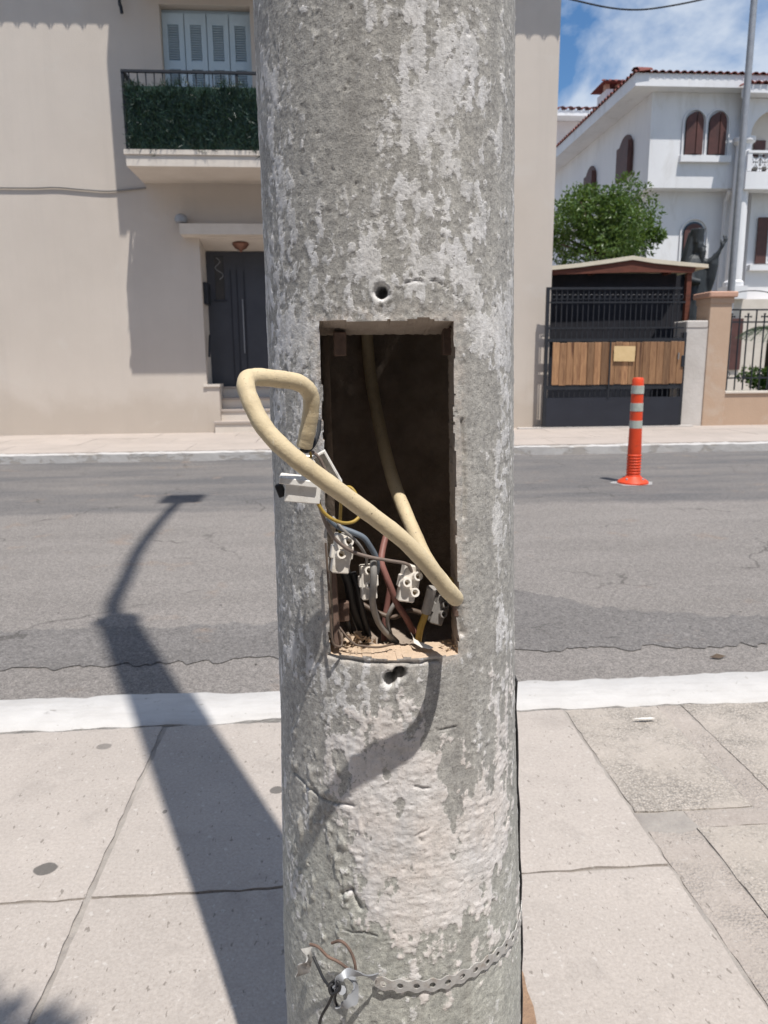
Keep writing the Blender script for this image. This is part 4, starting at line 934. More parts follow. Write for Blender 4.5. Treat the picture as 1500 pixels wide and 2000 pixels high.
for k in range(nb):
    x = gx0+0.08+(gx1-gx0-0.16)*k/(nb-1)
    gb('bar', x-0.007, x+0.007, gz_(776)+0.001, gtop-0.036 if k < nb-1 else gz_(650), -0.0065, 0.0065)
# scrolls between the upper bars
for k in range(nb-1):
    x = gx0+0.08+(gx1-gx0-0.16)*(k+0.5)/(nb-1); rr2 = (gx1-gx0-0.16)/(nb-1)*0.42; zc_ = gz_(580)
    MB().tube([(x+rr2*math.cos(a), GY, zc_+rr2*math.sin(a)) for a in np.linspace(0, 2*math.pi, 10)], 0.006, 5).build('scroll', M['iron'], gate)
x = at(1078,700,GY).x; xe = at(1334,700,GY).x; k = 0; n_pl = 19; pw = (xe-x)/n_pl
for k in range(n_pl):
    jz = random.gauss(0,0.004); w_ = pw*random.uniform(0.94,0.985)
    MB().box((x+k*pw, GY-0.034+random.uniform(0,0.004), gz_(751)+0.002+jz), (x+k*pw+w_, GY-0.0085, gz_(668)-0.002+jz)).build('board', M['plank'], gate, bevel=0.004)
gb('batten', at(1240,700,GY).x, at(1246,700,GY).x, gz_(750), gz_(669), -0.050, -0.036, 'plank')
gb('lock', gx1-0.07, gx1-0.01, gz_(718), gz_(695), -0.05, -0.0255, 'iron', 0.006)
hz = gz_(700); MB().tube([(at(1322,700,GY).x, GY-0.05, gz_(690)), (at(1322,700,GY).x, GY-0.05, gz_(703))], 0.012, 8).build('pull_handle', M['steel'], gate)
for px in (1112, 1300): MB().tube([(at(px,825,GY).x, GY-0.02, FZ+0.045), (at(px,825,GY).x, GY+0.02, FZ+0.045)], 0.045, 14).build('wheel', M['galv'], gate)
tag(MB().box((gx0-0.4, GY-0.05, FZ+0.001), (gx1+0.2, GY+0.06, FZ+0.022)).build('gate_rail', M['concrete']), 'low floor track under the sliding gate', 'track')
pa, pb = at(1197,676,GY), at(1237,706,GY)
nn_ = [(pa.x, pa.z), (pb.x, pa.z-0.004), (pb.x-0.006, pb.z), (pa.x+0.004, pb.z+0.006)]
tag(MB().prism([(a, GY-0.057, b) for a, b in nn_], (0,0.003,0)).build('paper_notice', M['paper']), 'yellowed blank notice fixed to the gate boards', 'notice')
# wall-side panel behind the gate's left end, carport and shade cloth
CY = WALL+0.35
car = empty('carport', (XR, CY, FZ), 'small carport roof behind the gate with red timber fascia', 'carport')
q_ = lambda px, py: at(px, py, CY)
topl = [(1070,520),(1130,514),(1190,506),(1236,499),(1280,506),(1330,511),(1384,516)]
low_ = [(1384,523),(1330,519),(1280,514),(1236,507),(1190,514),(1130,522),(1070,528)]
MB().prism([q_(*p) for p in topl+low_], (0,2.6,0)).build('roof_sheet', M['roofsheet'], car)
fas = [(1078,527),(1130,523),(1190,515),(1236,508),(1280,515),(1330,520),(1362,523),(1356,532),(1236,531),(1078,536)]
MB().prism([q_(*p)+Vector((0,0.03,0)) for p in fas], (0,0.05,0)).build('fascia', M['redwood'], car)
xs_ = q_(1350,560).x; MB().box((xs_-0.04, CY+0.08, FZ), (xs_+0.04, CY+0.16, q_(1350,532).z)).build('post', M['redwood'], car)
MB().box((XR+0.06, CY+2.3, FZ), (XR+0.16, CY+2.4, q_(1100,532).z)).build('post', M['redwood'], car)
for px in (1090,1160,1310): 
    p = q_(px,534); MB().box((p.x, CY+0.09, p.z-0.0), (p.x+0.05, CY+2.5, p.z+0.05)).build('rafter', M['redwood'], car)
sh_ = [at(1060,534,CY+0.3), at(1322,534,CY+0.3), at(1318,580,CY+0.3), at(1270,664,CY+0.3), at(1060,664,CY+0.3)]
tag(MB().prism(sh_, (0,0.01,0)).build('shade_cloth', M['cloth']), 'black shade cloth hung under the carport roof', 'shade cloth')
tag(MB().box((at(1050,700,CY+2.2).x, CY+2.2, FZ), (at(1352,700,CY+2.2).x, CY+2.3, at(1200,530,CY+2.2).z)).build('dark_screen', M['cloth']), 'dark screen closing the back of the carport', 'screen')
tag(MB().box((XR+0.02, CY+0.4, FZ), (at(1337,700,CY+0.4).x, CY+0.43, at(1200,640,CY+0.4).z)).build('inner_panel', M['panel']), 'dark sheet panel standing right behind the gate bars', 'panel')

# ------------------------------------------------------------------ piers, garden wall and railings
PY = WALL-0.10
def pier(name, x0p, x1p, ytop, mat, label, ybot=FZ, y0=PY, dep=0.45):
    a, b = at(x0p,700,y0), at(x1p,700,y0)
    o = empty(name, (a.x, y0, FZ), label, 'pier'); MB().box((a.x, y0, FZ-0.1), (b.x, y0+dep, at(x0p,ytop,y0).z)).build('shaft', M[mat], o, bevel=0.006); return o, a, b
o, a, b = pier('concrete_pier', 1337, 1379, 640, 'concrete', 'short grey concrete pier between gate and peach pillar')
MB().box((a.x-0.005, PY-0.01, at(1340,641,PY).z), (b.x-0.005, PY+0.46, at(1340,626,PY).z)).build('cap', M['concrete'], o, bevel=0.015)
o, a2, b2 = pier('peach_pier', 1380, 1422, 581, 'peach', 'tall peach pillar with a terracotta coloured cap', y0=PY-0.02)
cz = at(1400,581,PY).z; MB().box((a2.x-0.05, PY-0.08, cz+0.001), (b2.x+0.06, PY+0.5, cz+0.09)).build('cap', M['terracap'], o, bevel=0.015)
MB().box((a2.x-0.01, PY-0.035, cz-0.09), (b2.x+0.02, PY+0.45, cz)).build('neck', M['peach'], o, bevel=0.004)
gw = empty('garden_wall', (b2.x, PY, FZ), 'low peach garden wall under the iron railings', 'wall')
gwz = at(1460,768,PY).z
MB().box((b2.x+0.002, PY, FZ-0.1), (b2.x+5, PY+0.3, gwz)).build('body', M['peach'], gw)
MB().box((b2.x+0.003, PY-0.025, gwz+0.001), (b2.x+5, PY+0.32, gwz+0.03)).build('coping', M['trim'], gw)
rail = empty('garden_railing', (b2.x, PY+0.15, gwz), 'iron garden railing with small crosses on the low wall', 'railing')
ry = PY+0.15
zr = [at(1460,y,ry).z for y in (605, 629, 738)]
for z in zr: MB().box((b2.x+0.003, ry-0.012, z-0.012), (b2.x+4, ry+0.012, z+0.012)).build('rail', M['iron'], rail)
pitch_ = at(1465,650,ry).x-at(1449,650,ry).x
x = b2.x+0.10; k = 0
while x < b2.x+3.5:
    tall = k % 2 == 1
    MB().box((x-0.009, ry-0.009, gwz+0.05), (x+0.009, ry+0.009, zr[0]-0.0125 if tall else zr[1]+0.13)).build('bar', M['iron'], rail)
    if not tall:
        c_ = MB().box((x-0.05, ry-0.008, zr[1]+0.075), (x+0.05, ry+0.008, zr[1]+0.095)); c_.box((x-0.056, ry-0.012, zr[1]+0.07), (x-0.046, ry+0.012, zr[1]+0.10)); c_.box((x+0.046, ry-0.012, zr[1]+0.07), (x+0.056, ry+0.012, zr[1]+0.10)); c_.box((x-0.016, ry-0.0095, zr[1]+0.12), (x+0.016, ry+0.0095, zr[1]+0.14))
        c_.build('cross', M['iron'], rail)
        MB().tube([(x+0.045*math.cos(t), ry, zr[2]+0.06+0.045*math.sin(t)) for t in np.linspace(0, 2*math.pi, 12)], 0.006, 5).build('ring', M['iron'], rail)
    x += pitch_; k += 1
ac = MB().tube([(b2.x+0.42+0.62*math.cos(t), ry, zr[0]+0.30*math.sin(t)) for t in np.linspace(0.0, math.pi, 20)], 0.008, 6).build('arch', M['iron'], rail)
tag(MB().box((b2.x+0.2, WALL+0.35, FZ), (16, WALL+4.5, FZ+0.38)).build('lawn', M['grass']), kind='structure')

# ------------------------------------------------------------------ white house beyond
HY = 20.0
wh = empty('white_house', (at(1270,600,HY).x, HY, 0.4), 'white two storey house with red tiled eaves and brown shutters', 'house')
hp = lambda px, py, d=0.0: at(px, py, HY+d)
ux0 = hp(1268,300).x; uz0 = hp(1300,367).z; uz1 = hp(1400,182).z; ux1 = hp(1428,300).x
LB = HY+0.40                                     # lower wall stands back under the overhang
upper = MB().box((ux0, HY, uz0), (ux1+4.2, HY+11, uz1)).build('upper_wall', M['white'], wh)
lower_ = MB().box((ux0+0.25, LB, -0.2), (ux1+5, HY+11, uz0-0.002)).build('lower_wall', M['white'], wh)
MB().box((ux0+0.22, LB-0.05, -0.2), (ux1+5, LB-0.001, at(1460,578,LB).z)).build('plinth', M['trim'], wh)
roof = MB().box((ux0-0.62, HY-0.40, uz1+0.002), (ux1+5, HY+12, uz1+0.30)).build('roof', M['white'], wh)
rx0 = ux0-0.62; ry0 = HY-0.40; rz = uz1+0.30
slope = MB(); slope.add([(rx0-0.03, ry0-0.03, rz+0.002), (ux1+5, ry0-0.03, rz+0.002), (ux1+5, ry0+6, rz+1.6), (rx0+5, ry0+6, rz+1.6), (rx0-0.03, ry0+12, rz+0.002)], [(0,1,2,3),(0,3,4)])
slope.build('roof_slope', M['tile'], roof)
TM2 = tile_mesh(0.085, 0.42, 6)
x = rx0+0.1
while x < ux1+2.2:
    o = link('roof_tile', TM2, roof); o.location = Vector((x, ry0-0.05, rz-0.010)); o.rotation_euler = (R(8),0,0); x += 0.185
y = ry0
while y < HY+11:
    o = link('roof_tile', TM2, roof); o.location = Vector((rx0-0.05, y, rz-0.010)); o.rotation_euler = (R(8),0,R(-90)); y += 0.22
o = link('hip_tile', tile_mesh(0.10, 0.9), roof); o.location = Vector((rx0-0.04, ry0-0.04, rz+0.03)); o.rotation_euler = (R(14),0,R(-45))
def arch_poly(xc, hw, z0, z1, n=12):
    zs_ = z1-hw; return [(xc-hw, z0), (xc+hw, z0)]+[(xc+hw*math.cos(a), zs_+hw*math.sin(a)) for a in np.linspace(0, math.pi, n)]
def arch_window(name, xc, hw, z0, z1, Y, shut=True, parent=wh):
    poly = arch_poly(xc, hw, z0, z1)
    wn = MB().prism([(a, Y-0.02, b) for a, b in poly], (0,0.019,0)).build(name, M['glass'], parent)
    outl = [(a, b) for a, b in arch_poly(xc, hw+0.07, z0, z1+0.07)][1:]
    MB().tube([(a, Y-0.03, b) for a, b in outl]+[(xc-hw-0.07, Y-0.03, z0)], 0.022, 6).build('surround', M['white'], wn)
    for s_ in ((-1, 1) if shut else ()):
        half = [(xc, z0+0.01)]+[(xc+s_*hw*0.98, z0+0.01)]+[(xc+s_*hw*0.98*math.cos(a), z1-hw+hw*0.98*math.sin(a)) for a in np.linspace(0, math.pi/2, 7)]
        if s_ < 0: half = half[::-1]
        d_ = [Vector((xc+(a-xc)*0.93+s_*hw*0.05, Y-0.03-(hw*0.98-abs(a-xc))*0.35, b)) for a, b in half]
        MB().prism(d_, (0.0,-0.035,0)).build('shutter', M['brownshut'], wn)
    return wn
wz0_, wz1_ = hp(1390,304).z, hp(1390,221).z
for pc_ in (1355, 1400):
    arch_window('arched_window', hp(pc_,260).x, 0.235, wz0_, wz1_, HY)
MB().box((hp(1326,308).x, HY-0.12, hp(1350,318).z), (hp(1424,308).x, HY-0.001, hp(1350,305).z)).build('window_sill', M['white'], wh)
# windows in the receding side wall
XS = ux0
def side_window(name, pxn, pxf, pyn0, pyn1):
    pn0 = atX(pxn, pyn0, XS); pn1 = atX(pxn, pyn1, XS); pf = atX(pxf, (pyn0+pyn1)/2, XS)
    yc = (pn0.y+pf.y)/2; hw = abs(pf.y-pn0.y)/2; poly = arch_poly(yc, hw, pn1.z, pn0.z)
    wn = MB().prism([(XS-0.001, a, b) for a, b in poly], (-0.025,0,0)).build(name, M['brownshut'], wh)
    for s_ in (-1, 1):
        MB().box((XS-0.03, yc+s_*hw*0.5-hw*0.46, pn1.z+0.02), (XS-0.16 if s_ < 0 else XS-0.07, yc+s_*hw*0.5+hw*0.44, pn0.z-hw*0.45)).build('shutter', M['brownshut'], wn)
side_window('arched_window', 1240, 1208, 252, 338); side_window('arched_window', 1167, 1143, 316, 400)
arch_window('arched_window', at(1354,460,LB).x, 0.30, at(1354,540,LB).z, at(1354,433,LB).z, LB, False)
MB().prism([(a, LB-0.05, b) for a, b in arch_poly(at(1354,460,LB).x, 0.27, at(1354,540,LB).z, at(1354,437,LB).z)], (0,0.028,0)).build('shutter', M['terracap'] if False else M['brownshut'], wh)
# chimney
cc_ = at(1202,200,HY+5)
chm = MB().box((cc_.x-0.42, HY+4.7, rz-0.5), (cc_.x+0.42, HY+5.5, at(1205,181,HY+5).z)).build('chimney', M['white'], roof)
zc = at(1205,181,HY+5).z
for s_ in (-0.38,0.38,0.0): MB().box((cc_.x+s_-0.07, HY+4.72, zc), (cc_.x+s_+0.07, HY+4.9, zc+0.16)).build('vent_pier', M['terracap'], roof)
cap = MB().add([(cc_.x-0.6, HY+4.5, zc+0.165), (cc_.x+0.6, HY+4.5, zc+0.165), (cc_.x+0.6, HY+5.7, zc+0.165), (cc_.x-0.6, HY+5.7, zc+0.165), (cc_.x, HY+5.1, zc+0.42)], [(0,1,4),(1,2,4),(2,3,4),(3,0,4),(3,2,1,0)]).build('chimney_cap', M['tile'], roof)
for k in range(6):
    o = link('cap_tile', TM2, roof); o.location = Vector((cc_.x-0.5+k*0.2, HY+4.5, zc+0.15)); o.rotation_euler = (R(22),0,0); o.scale = (1.0,0.6,0.7)
# column, loggia and balustrade at the right edge
cyx = at(1444,400,HY-0.2).x
col = MB().lathe([(0.26,at(1444,560,HY-0.2).z),(0.26,at(1444,552,HY-0.2).z),(0.21,at(1444,548,HY-0.2).z),(0.19,at(1444,300,HY-0.2).z),(0.19,at(1444,284,HY-0.2).z),(0.27,at(1444,278,HY-0.2).z),(0.27,at(1444,270,HY-0.2).z)], (cyx,HY-0.2,0), 20).build('column', M['white'], wh, smooth=True)
MB().box((cyx-0.25, HY-0.5, at(1444,584,HY-0.4).z), (cyx+0.25, HY+0.1, at(1444,560,HY-0.2).z)).build('column_base', M['white'], wh)
ly = HY-0.45
lx0 = at(1462,300,ly).x
lg = MB(); hwA = 0.85; xcA = at(1468,250,ly).x+hwA; zsp = at(1468,262,ly).z
poly = [(lx0-0.1, at(1468,270,ly).z), (xcA-hwA, at(1468,270,ly).z)]+[(xcA-hwA*math.cos(a), zsp+hwA*0.75*math.sin(a)) for a in np.linspace(0, math.pi, 16)]+[(xcA+hwA, at(1468,270,ly).z), (xcA+hwA+1.5, at(1468,270,ly).z), (xcA+hwA+1.5, uz1-0.25), (lx0-0.1, uz1-0.25)]
lg.prism([(a, ly, b) for a, b in poly], (0,0.3,0)); lg.build('loggia_arch', M['white'], wh)
MB().box((lx0, HY-0.15, at(1480,300,ly).z-0.3), (xcA+3, HY-0.01, zsp+1)).build('loggia_back', M['trim'], wh)
MB().box((at(1472,300,HY-.2).x, HY-0.2, at(1480,300,ly).z), (at(1494,300,HY-.2).x, HY-0.16, at(1480,268,ly).z)).build('loggia_door', M['brownshut'], wh)
MB().box((lx0-0.05, ly-0.05, at(1480,370,ly).z), (xcA+3, HY-0.05, at(1480,336,ly).z)).build('loggia_slab', M['white'], wh)
z0_, z1_ = at(1480,334,ly).z, at(1480,294,ly).z
MB().box((lx0-0.02, ly-0.03, z1_-0.06), (xcA+3, ly+0.12, z1_)).build('parapet_rail', M['white'], wh)
MB().box((lx0-0.02, ly-0.02, z0_), (lx0+0.10, ly+0.11, z1_-0.061)).build('parapet_pier', M['white'], wh)
lat = MB(); xx = lx0+0.1
while xx < lx0+1.5:
    for s_ in (-1, 1): lat.obox((xx+0.12, ly+0.04, (z0_+z1_)/2-0.03), (0.165,0,s_*0.21), (0,0.025,0), (-s_*0.016,0,0.013))
    lat.tube([(xx+0.12+0.09*math.cos(t), ly+0.04, (z0_+z1_)/2-0.03+0.09*math.sin(t)) for t in np.linspace(0, 2*math.pi, 10)], 0.02, 6); xx += 0.24
lt = lat.build('lattice', M['white'], wh); lt['kind'] = 'stuff'
e2 = MB().box((at(1462,180,ly-.3).x, ly-0.35, uz1-0.24), (xcA+3, HY-0.41, uz1-0.05)).build('loggia_eave', M['white'], wh)
x = at(1462,180,ly-.3).x
while x < xcA+1.5:
    o = link('roof_tile', TM2, e2); o.location = Vector((x, ly-0.40, uz1-0.045)); o.rotation_euler = (R(8),0,0); x += 0.185
# shuttered window at the right edge, drain pipe
ra0, rb0 = at(1481,425,LB-0.3), at(1494,515,LB-0.3)
MB().box((ra0.x, LB-0.34, rb0.z), (rb0.x-0.02, LB-0.30, ra0.z)).build('shutter', M['brownshut'], wh)
wr = MB().box((rb0.x, LB-0.30, rb0.z), (rb0.x+1.0, LB-0.27, ra0.z)).build('window', M['glass'], wh)
for fz_ in (0.0, 0.45, 0.97): MB().box((rb0.x, LB-0.33, rb0.z+(ra0.z-rb0.z)*fz_), (rb0.x+1.0, LB-0.301, rb0.z+(ra0.z-rb0.z)*fz_+0.05)).build('glazing_bar', M['white'], wr)
MB().box((rb0.x, LB-0.335, rb0.z), (rb0.x+0.05, LB-0.3015, ra0.z)).build('glazing_bar', M['white'], wr)
MB().box((at(1460,500,LB-0.3).x, LB-0.27, FZ), (rb0.x+3, LB+0.3, at(1480,372,LB).z)).build('wing_wall', M['white'], wh)
MB().box((at(1464,520,LB-.4).x, LB-0.42, at(1480,528,LB-.4).z), (rb0.x+1.2, LB-0.271, at(1480,517,LB-.4).z)).build('window_sill', M['white'], wh)
dp = at(1418,380,LB-0.1); MB().tube([(hp(1428,367).x, HY+0.05, uz0-0.02), (dp.x, LB-0.1, uz0-0.25), (dp.x, LB-0.1, FZ)], 0.05, 8).build('drain_pipe', M['white'], wh)
MB().tube([(dp.x+0.14, LB-0.1, uz0-0.1), (dp.x+0.14, LB-0.1, FZ)], 0.035, 8).build('drain_pipe', M['white'], wh)
# basement shutter seen through the railings
bs = at(1426,622,LB-0.4); be = at(1444,722,LB-0.4)
bs = at(1426,622,HY-0.36); be = at(1444,722,HY-0.36)
MB().box((bs.x-0.1, HY-0.37, be.z), (be.x, HY-0.33, bs.z)).build('basement_shutter', M['brownshut'], wh)
MB().box((at(1420,600,HY-0.3).x, HY-0.32, -0.2), (rb0.x+3, HY-0.275+0.5, at(1444,584,HY-0.32).z-0.004)).build('terrace_plinth', M['trim'], wh)
# second house further back
fh = empty('far_house', (at(1100,300,34).x, 34, 0), 'pale far house with a tiled eave between tree and beige wall', 'house')
a_, b_ = at(1060,236,34), at(1185,236,34)
MB().box((a_.x, 34, -0.3), (b_.x+4, 42, a_.z)).build('wall', M['pinkwall'], fh)
r2 = MB().box((a_.x-0.4, 33.3, a_.z+0.01), (b_.x+4.4, 42.5, a_.z+0.22)).build('roof', M['white'], fh)
x = a_.x-0.4; TM3 = tile_mesh(0.16, 0.6, 6)
while x < b_.x+1.5:
    o = link('roof_tile', TM3, r2); o.location = Vector((x, 33.25, a_.z+0.23)); o.rotation_euler = (R(14),0,0); x += 0.34

# ------------------------------------------------------------------ lamp mast and overhead wire
my = 15.0
mp_ = [at(1425,600,my), at(1456,-40,my)]; bx = mp_[0].x
tp_ = MB().tube([(bx, my, FZ), (bx+0.0, my, mp_[1].z+3)], [0.075, 0.055], 14)
tag(tp_.build('metal_mast', M['galv'], smooth=True), 'slender grey metal mast in front of the white house', 'mast')
tag(MB().tube(spline([at(1040,-20,16), at(1120,0,16), at(1190,15,16), at(1245,19,16), at(1300,13,16), at(1380,-3,16), at(1480,-30,16)], 6), 0.016, 6).build('overhead_wire', M['iron'], smooth=True), 'black overhead wire sagging across the sky', 'wire')

# ------------------------------------------------------------------ bollard
BP = gz(1236, 944, RZ); bol = empty('flexible_bollard', (BP.x, BP.y, RZ), 'orange flexible bollard with three reflective bands in the road', 'bollard')
HB = at(1245,737,BP.y).z-RZ; br = (at(1252,760,BP.y).x-at(1230,760,BP.y).x)/2
lean = (at(1246,742,BP.y).x-at(1238,900,BP.y).x)/(at(1246,742,BP.y).z-at(1238,900,BP.y).z)
def bl(prof, name, mat, n=24):
    mb = MB().lathe(prof, (0,0,0), n); mb.v = [(BP.x+v[0]+lean*v[2], BP.y+v[1], RZ+v[2]) for v in mb.v]; return mb.build(name, M[mat], bol, smooth=True)
zz2 = lambda y: at(1240,y,BP.y).z-RZ
prof = [(br*1.22,0.05)]
zb1, zb2 = zz2(936), zz2(886)
for k in range(9):
    z = zb1+(zb2-zb1)*k/9; st2 = (zb2-zb1)/9; prof += [(br*1.13, z), (br*1.24, z+st2*0.25), (br*1.24, z+st2*0.6), (br*1.13, z+st2*0.8)]
prof += [(br*1.17, zb2+0.01), (br*1.08, zz2(840)), (br, HB-0.10), (br*0.98, HB-0.02), (br*0.8, HB-0.003), (br*0.2, HB)]
bl(prof, 'body', 'orange')
for (ya, yb) in ((836,821),(803,787),(769,753)): bl([(br*1.085,zz2(ya)),(br*1.085,zz2(yb))], 'reflective_band', 'reflect')
rb_ = (at(1266,946,BP.y).x-at(1209,946,BP.y).x)/2
bl([(rb_,0.001),(rb_,0.018),(rb_*0.93,0.03),(rb_*0.55,0.062),(br*1.3,0.075)], 'base', 'orange')
for a in range(4):
    q2 = a*math.pi/2+0.6; MB().lathe([(0.012,0.04),(0.012,0.055),(0.005,0.06)], (BP.x+rb_*0.72*math.cos(q2), BP.y+rb_*0.72*math.sin(q2), RZ), 8).build('bolt', M['galv'], bol)
pr = [(BP.x+rb_*1.35*math.cos(a)*(1+0.12*math.sin(5*a)), BP.y+0.0+rb_*1.12*math.sin(a)*(1+0.15*math.cos(3*a)), RZ+0.004) for a in np.linspace(0, 2*math.pi, 28)[:-1]]
tag(MB().add(pr, [tuple(range(27))]).build('paint_mark', M['whitepaint']), kind='structure')

# ------------------------------------------------------------------ statue
SYY = 14.6
stt = empty('bronze_statue', (at(1362,600,SYY).x, SYY, FZ), 'dark bronze statue of a robed bearded cleric raising one arm', 'statue')
sc0 = at(1362,447,SYY); k_ = (at(1372,500,SYY).x-at(1362,500,SYY).x)/10     # metres per pixel there
ox, oz = sc0.x, sc0.z
def sp_(dx, dy, d=0.0): return Vector((ox+(dx)*k_, SYY+d, oz-dy*k_))
bm_ = MB()
# robe: rings from shoulders down
def rings(spec, n=20):
    k = len(bm_.v)
    for (cx, cy, rx, ry, d) in spec:
        c = sp_(cx, cy, d)
        for j in range(n): a = 2*math.pi*j/n; w2 = 1+0.05*math.sin(6*a+cy*0.05); bm_.v.append((c.x+rx*k_*math.cos(a)*w2, c.y+ry*k_*math.sin(a)*w2, c.z))
    m_ = len(spec)
    for i in range(m_-1):
        for j in range(n): bm_.f.append((k+i*n+j, k+(i+1)*n+j, k+(i+1)*n+(j+1)%n, k+i*n+(j+1)%n))
    bm_.f.append(tuple(k+j for j in range(n))); bm_.f.append(tuple(k+(m_-1)*n+j for j in range(n))[::-1])
rings([(-2,47,7,6,0),(-3,54,14,11,0),(-2,62,20,14,0),(0,75,21,15,0),(2,95,22,16,0),(3,120,24,17,0),(3,150,25,18,0),(3,190,28,20,0)])
rings([(2,0,12,12,0),(1,1,13,13,0),(1,22,11,11,0),(1,26,10.5,11,0)])                       # tall hat
rings([(3,20,8,9,0),(4,28,9,10,-0.02),(4,36,8.5,9.5,-0.03),(2,44,7,8,0),(0,52,7,8,0)])        # head and neck
rings([(9,35,4,6,-0.08),(9,42,6,7,-0.10),(8,50,5.5,6,-0.10),(7,60,3,4,-0.10),(6,66,1,1.5,-0.09)])   # beard
rings([(13,30,1.6,2,-0.07),(14.5,34,2.2,2.2,-0.08),(12.5,36,2,2,-0.07)], 10)                   # nose
rings([(-6,6,7,9,0.05),(-9,24,8,10,0.06),(-12,42,9,11,0.07),(-15,58,9,12,0.08),(-16,72,6,9,0.09)])   # veil down the back
bm_.tube([sp_(12,58), sp_(22,62,-0.05), sp_(30,56,-0.12), sp_(36,44,-0.18), sp_(39,36,-0.2)], [8*k_,8*k_,6.5*k_,4*k_,2.6*k_], 12)   # raised arm
bm_.tube([sp_(34,46,-0.13), sp_(31,64,-0.10), sp_(28,90,-0.06), sp_(25,120,-0.02)], [5*k_,9.5*k_,10.5*k_,7*k_], 12)             # hanging sleeve
bm_.tube([sp_(38,39,-0.2), sp_(41,32,-0.2), sp_(43.5,26,-0.2)], [2.8*k_,4.2*k_,3.2*k_], 10)                                # palm
for (dx, dy) in ((40.5,14),(44,13.5),(47.5,15.5),(50,19.5)): bm_.tube([sp_(42.5,29,-0.2), sp_((42.5+dx)/2+1.2,(29+dy)/2,-0.22), sp_(dx,dy,-0.2)], [1.9*k_,1.7*k_,1.2*k_], 8)
bm_.tube([sp_(39.5,33,-0.2), sp_(36.5,27,-0.22), sp_(37,21.5,-0.21)], [1.9*k_,1.7*k_,1.2*k_], 8)
bm_.tube([sp_(-10,60), sp_(-18,78,-0.08), sp_(-12,96,-0.18), sp_(2,98,-0.24)], [9*k_,9*k_,8*k_,5*k_], 12)                    # other arm folded
fig = bm_.build('figure', M['bronze'], stt)
rm_ = fig.modifiers.new('remesh', 'REMESH'); rm_.mode = 'VOXEL'; rm_.voxel_size = 0.011; rm_.use_smooth_shade = True
sm_ = fig.modifiers.new('smooth', 'SMOOTH'); sm_.factor = 0.5; sm_.iterations = 3
pz = sp_(0,190).z
MB().box((ox-0.38, SYY-0.3, FZ), (ox+0.40, SYY+0.4, pz)).build('pedestal', M['terracap'], stt, bevel=0.02)

# ------------------------------------------------------------------ planting
def leafy(name, c, rads, n, size, mat, label, cat='tree', trunk=None, lobes=26, seed=1, hang=0.2):
    rr = random.Random(seed); e = empty(name, trunk[0] if trunk else c, label, cat)
    cl = []
    for i in range(lobes):
        d = Vector((rr.gauss(0,1), rr.gauss(0,1), rr.gauss(0,1))).normalized()*rr.uniform(0.35,1.04)
        cl.append((Vector(c)+Vector((d.x*rads[0], d.y*rads[1], d.z*rads[2])), rr.uniform(0.13,0.40)*min(rads)))
    mb = MB()
    for i in range(n):
        cc2, r2_ = rr.choice(cl); d = Vector((rr.gauss(0,1), rr.gauss(0,1), rr.gauss(0,1))).normalized()
        p = cc2+d*r2_*(rr.random()**0.35); s_ = size*rr.uniform(0.6,1.3)
        t = (d+Vector((rr.gauss(0,0.7), rr.gauss(0,0.7), rr.gauss(0,0.7)-hang))).normalized(); u = t.orthogonal().normalized(); a = rr.uniform(0,6.28); u = (u*math.cos(a)+t.cross(u)*math.sin(a))
        w2 = t.cross(u).normalized()*s_*0.12
        mb.add([p, p+t*s_*0.45+u*s_*0.24+w2, p+t*s_, p+t*s_*0.45-u*s_*0.24+w2], [(0,1,2,3)])
    mb.build('crown', M[mat], e)
    if trunk:
        tb = MB(); P = [Vector(q) for q in trunk]; m_ = len(P); tb.tube(spline(P, 4), [trunk_r*(1-0.5*i/(4*(m_-1))) for i in range(4*(m_-1)+1)], 10)
        for cc2, r2_ in cl[:14]: tb.tube(spline([P[-1], (P[-1]+cc2)/2+Vector((0,0,-0.05)), cc2], 3), [trunk_r*0.4, trunk_r*0.34, trunk_r*0.3, trunk_r*0.25, trunk_r*0.2, trunk_r*0.15, trunk_r*0.1], 6)
        tb.build('trunk', M['bark'], e, smooth=True)
    return e
trunk_r = 0.10
tc_ = at(1178,438,15.4)
leafy('garden_tree', tc_, (1.16,1.0,0.95), 17000, 0.085, 'leaf', 'dense green tree rising behind the carport roof', trunk=[(tc_.x,15.4,FZ),(tc_.x+0.05,15.4,1.2),(tc_.x,15.4,tc_.z-0.6)], lobes=60, seed=5)
sb = at(1482,735,13.4); leafy('garden_shrub', sb, (0.36,0.3,0.26), 1500, 0.07, 'leaf', 'round green shrub behind the garden railing', 'shrub', lobes=22, seed=9)
# sago palm
pe = empty('sago_palm', at(1512,640,13.6), 'feathery grey green palm behind the railing at the right edge', 'palm')
pc0 = at(1512,650,13.6); fr_ = MB()
for i in range(30):
    a = i*2.4; e_ = 0.25+0.9*((i*0.618) % 1); d = Vector((math.cos(a), math.sin(a)*0.8, 0)); L_ = 0.75
    pts = [pc0+d*L_*t*math.cos(e_*(1-0.4*t))+Vector((0,0,L_*t*math.sin(e_)*0.9-0.55*t*t)) for t in np.linspace(0,1,10)]
    fr_.tube(pts, 0.008, 4)
    for j in range(1, 10):
        for s_ in (-1, 1):
            for h_ in (0, 0.5):
                p = pts[j-1].lerp(pts[j], h_); t = (pts[j]-pts[j-1]).normalized(); sd2 = t.cross(Vector((0,0,1))).normalized()*s_
                tip = p+sd2*0.15+t*0.08+Vector((0,0,0.02)); fr_.add([p, p+t*0.012, tip], [(0,1,2)])
fr_.build('fronds', M['palm'], pe); MB().lathe([(0.13,FZ),(0.11,pc0.z-0.15),(0.08,pc0.z)], (pc0.x,pc0.y,0), 10).build('trunk', M['bark'], pe)
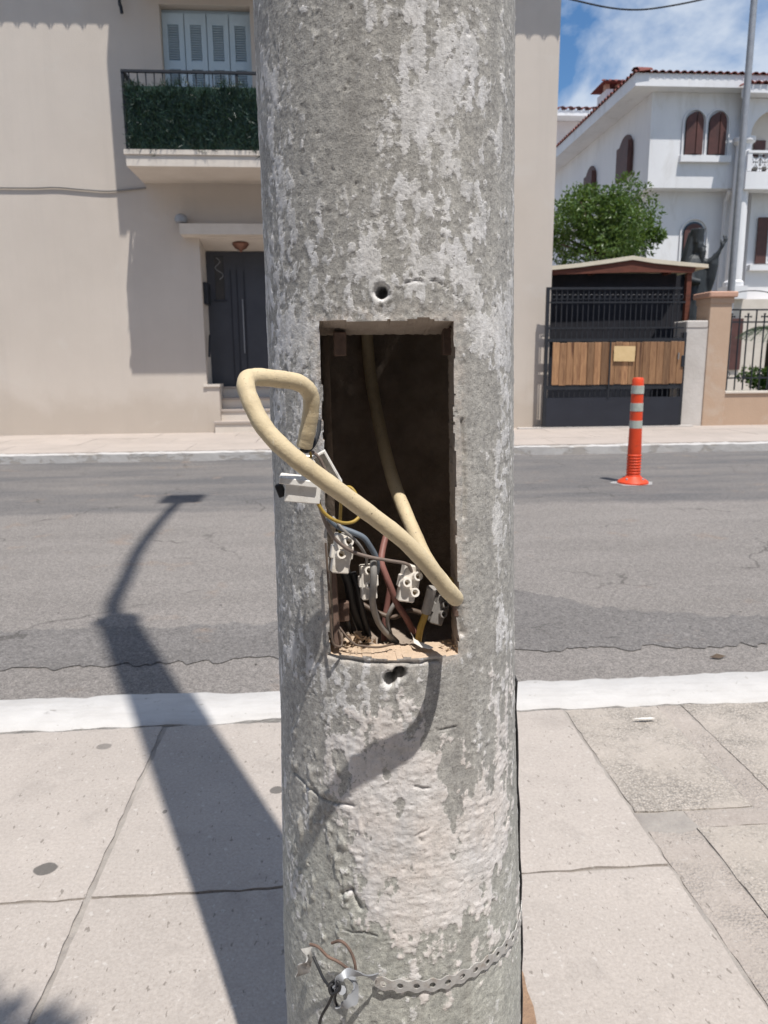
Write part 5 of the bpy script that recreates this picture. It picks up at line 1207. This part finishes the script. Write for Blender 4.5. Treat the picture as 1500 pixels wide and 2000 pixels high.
# street tree behind the viewer; only its shade reaches into view
trunk_r = 0.09
leafy('street_tree', (-0.17,-0.645,4.1), (0.38,0.38,0.5), 2200, 0.09, 'leaf', 'leafy street tree on the near pavement, only its shade in view', trunk=[(-1.0,-1.4,-0.01),(-0.95,-1.35,1.6),(-0.5,-0.95,3.4)], lobes=26, seed=12)

# ------------------------------------------------------------------ litter
lf_ = gz(1402,1284,RZ+0.006)
tag(MB().add([lf_+Vector((-0.035,0,0.002)), lf_+Vector((0,0.012,0.012)), lf_+Vector((0.036,0.004,0.003)), lf_+Vector((0.0,-0.012,0.0))], [(0,3,2,1),(0,1,2,3)] if False else [(0,3,2,1)]).build('dry_leaf', M['bark']), 'small dry brown leaf lying on the road near the kerb', 'leaf')
sp2 = gz(1258,1406,0.006)
tag(MB().prism([sp2+Vector((-0.036,0.004,0)), sp2+Vector((0,-0.003,0)), sp2+Vector((0.036,0,0)), sp2+Vector((0.03,0.006,0)), sp2+Vector((0,0.008,0))], (0,0,0.004)).build('paper_scrap', M['whitebox']), 'small white scrap on the aggregate pavement by the kerb', 'scrap')
st3 = MB()
for i in range(260):
    if i < 120: x, y, z = random.uniform(-1.6,2.2), NK1+abs(random.gauss(0.05,0.10)), RZ+0.002
    else: x, y, z = random.uniform(-2.5,3), random.uniform(2.5,6), RZ+0.002
    s_ = abs(random.gauss(0.004,0.003))+0.0015; c = Vector((x,y,z))
    st3.add([c+Vector((random.uniform(-1,1), random.uniform(-1,1), random.uniform(0,1)))*s_ for _ in range(4)], [(0,1,2),(0,2,3),(0,3,1),(1,3,2)])
tag(st3.build('road_grit', M['mortar']), 'loose grit scattered over the asphalt', 'grit', kind='stuff')

# ------------------------------------------------------------------ unseen house added behind the viewer to cut sky and bounce light on the post
rh = empty('added_shade_house', (0, -3.2, 0), 'plain unseen house added behind the viewer to block light from the post', 'house')
rw = MB()
rw.box((-14,-3.5,-0.1), (14,-3.2,7.0)); rw.box((-14,-9,-0.1), (-13.7,-3.5,7.0)); rw.box((13.7,-9,-0.1), (14,-3.5,7.0)); rw.box((-14,-9.3,-0.1), (14,-9,7.0))
rw.build('wall', M['stucco'], rh); MB().box((-14.2,-9.5,7.0), (14.2,-3.0,7.25)).build('roof', M['tile'], rh)
for x in (-10,-5,0,5,10):
    wn = MB().box((x-0.6,-3.2,3.6), (x+0.6,-3.16,5.4)).build('window', M['glass'], rh); MB().box((x-0.7,-3.159,3.5), (x+0.7,-3.06,3.58)).build('sill', M['trim'], wn)
    MB().box((x-0.5,-3.2,0.0), (x+0.5,-3.15,2.2)).build('door', M['door'], rh)
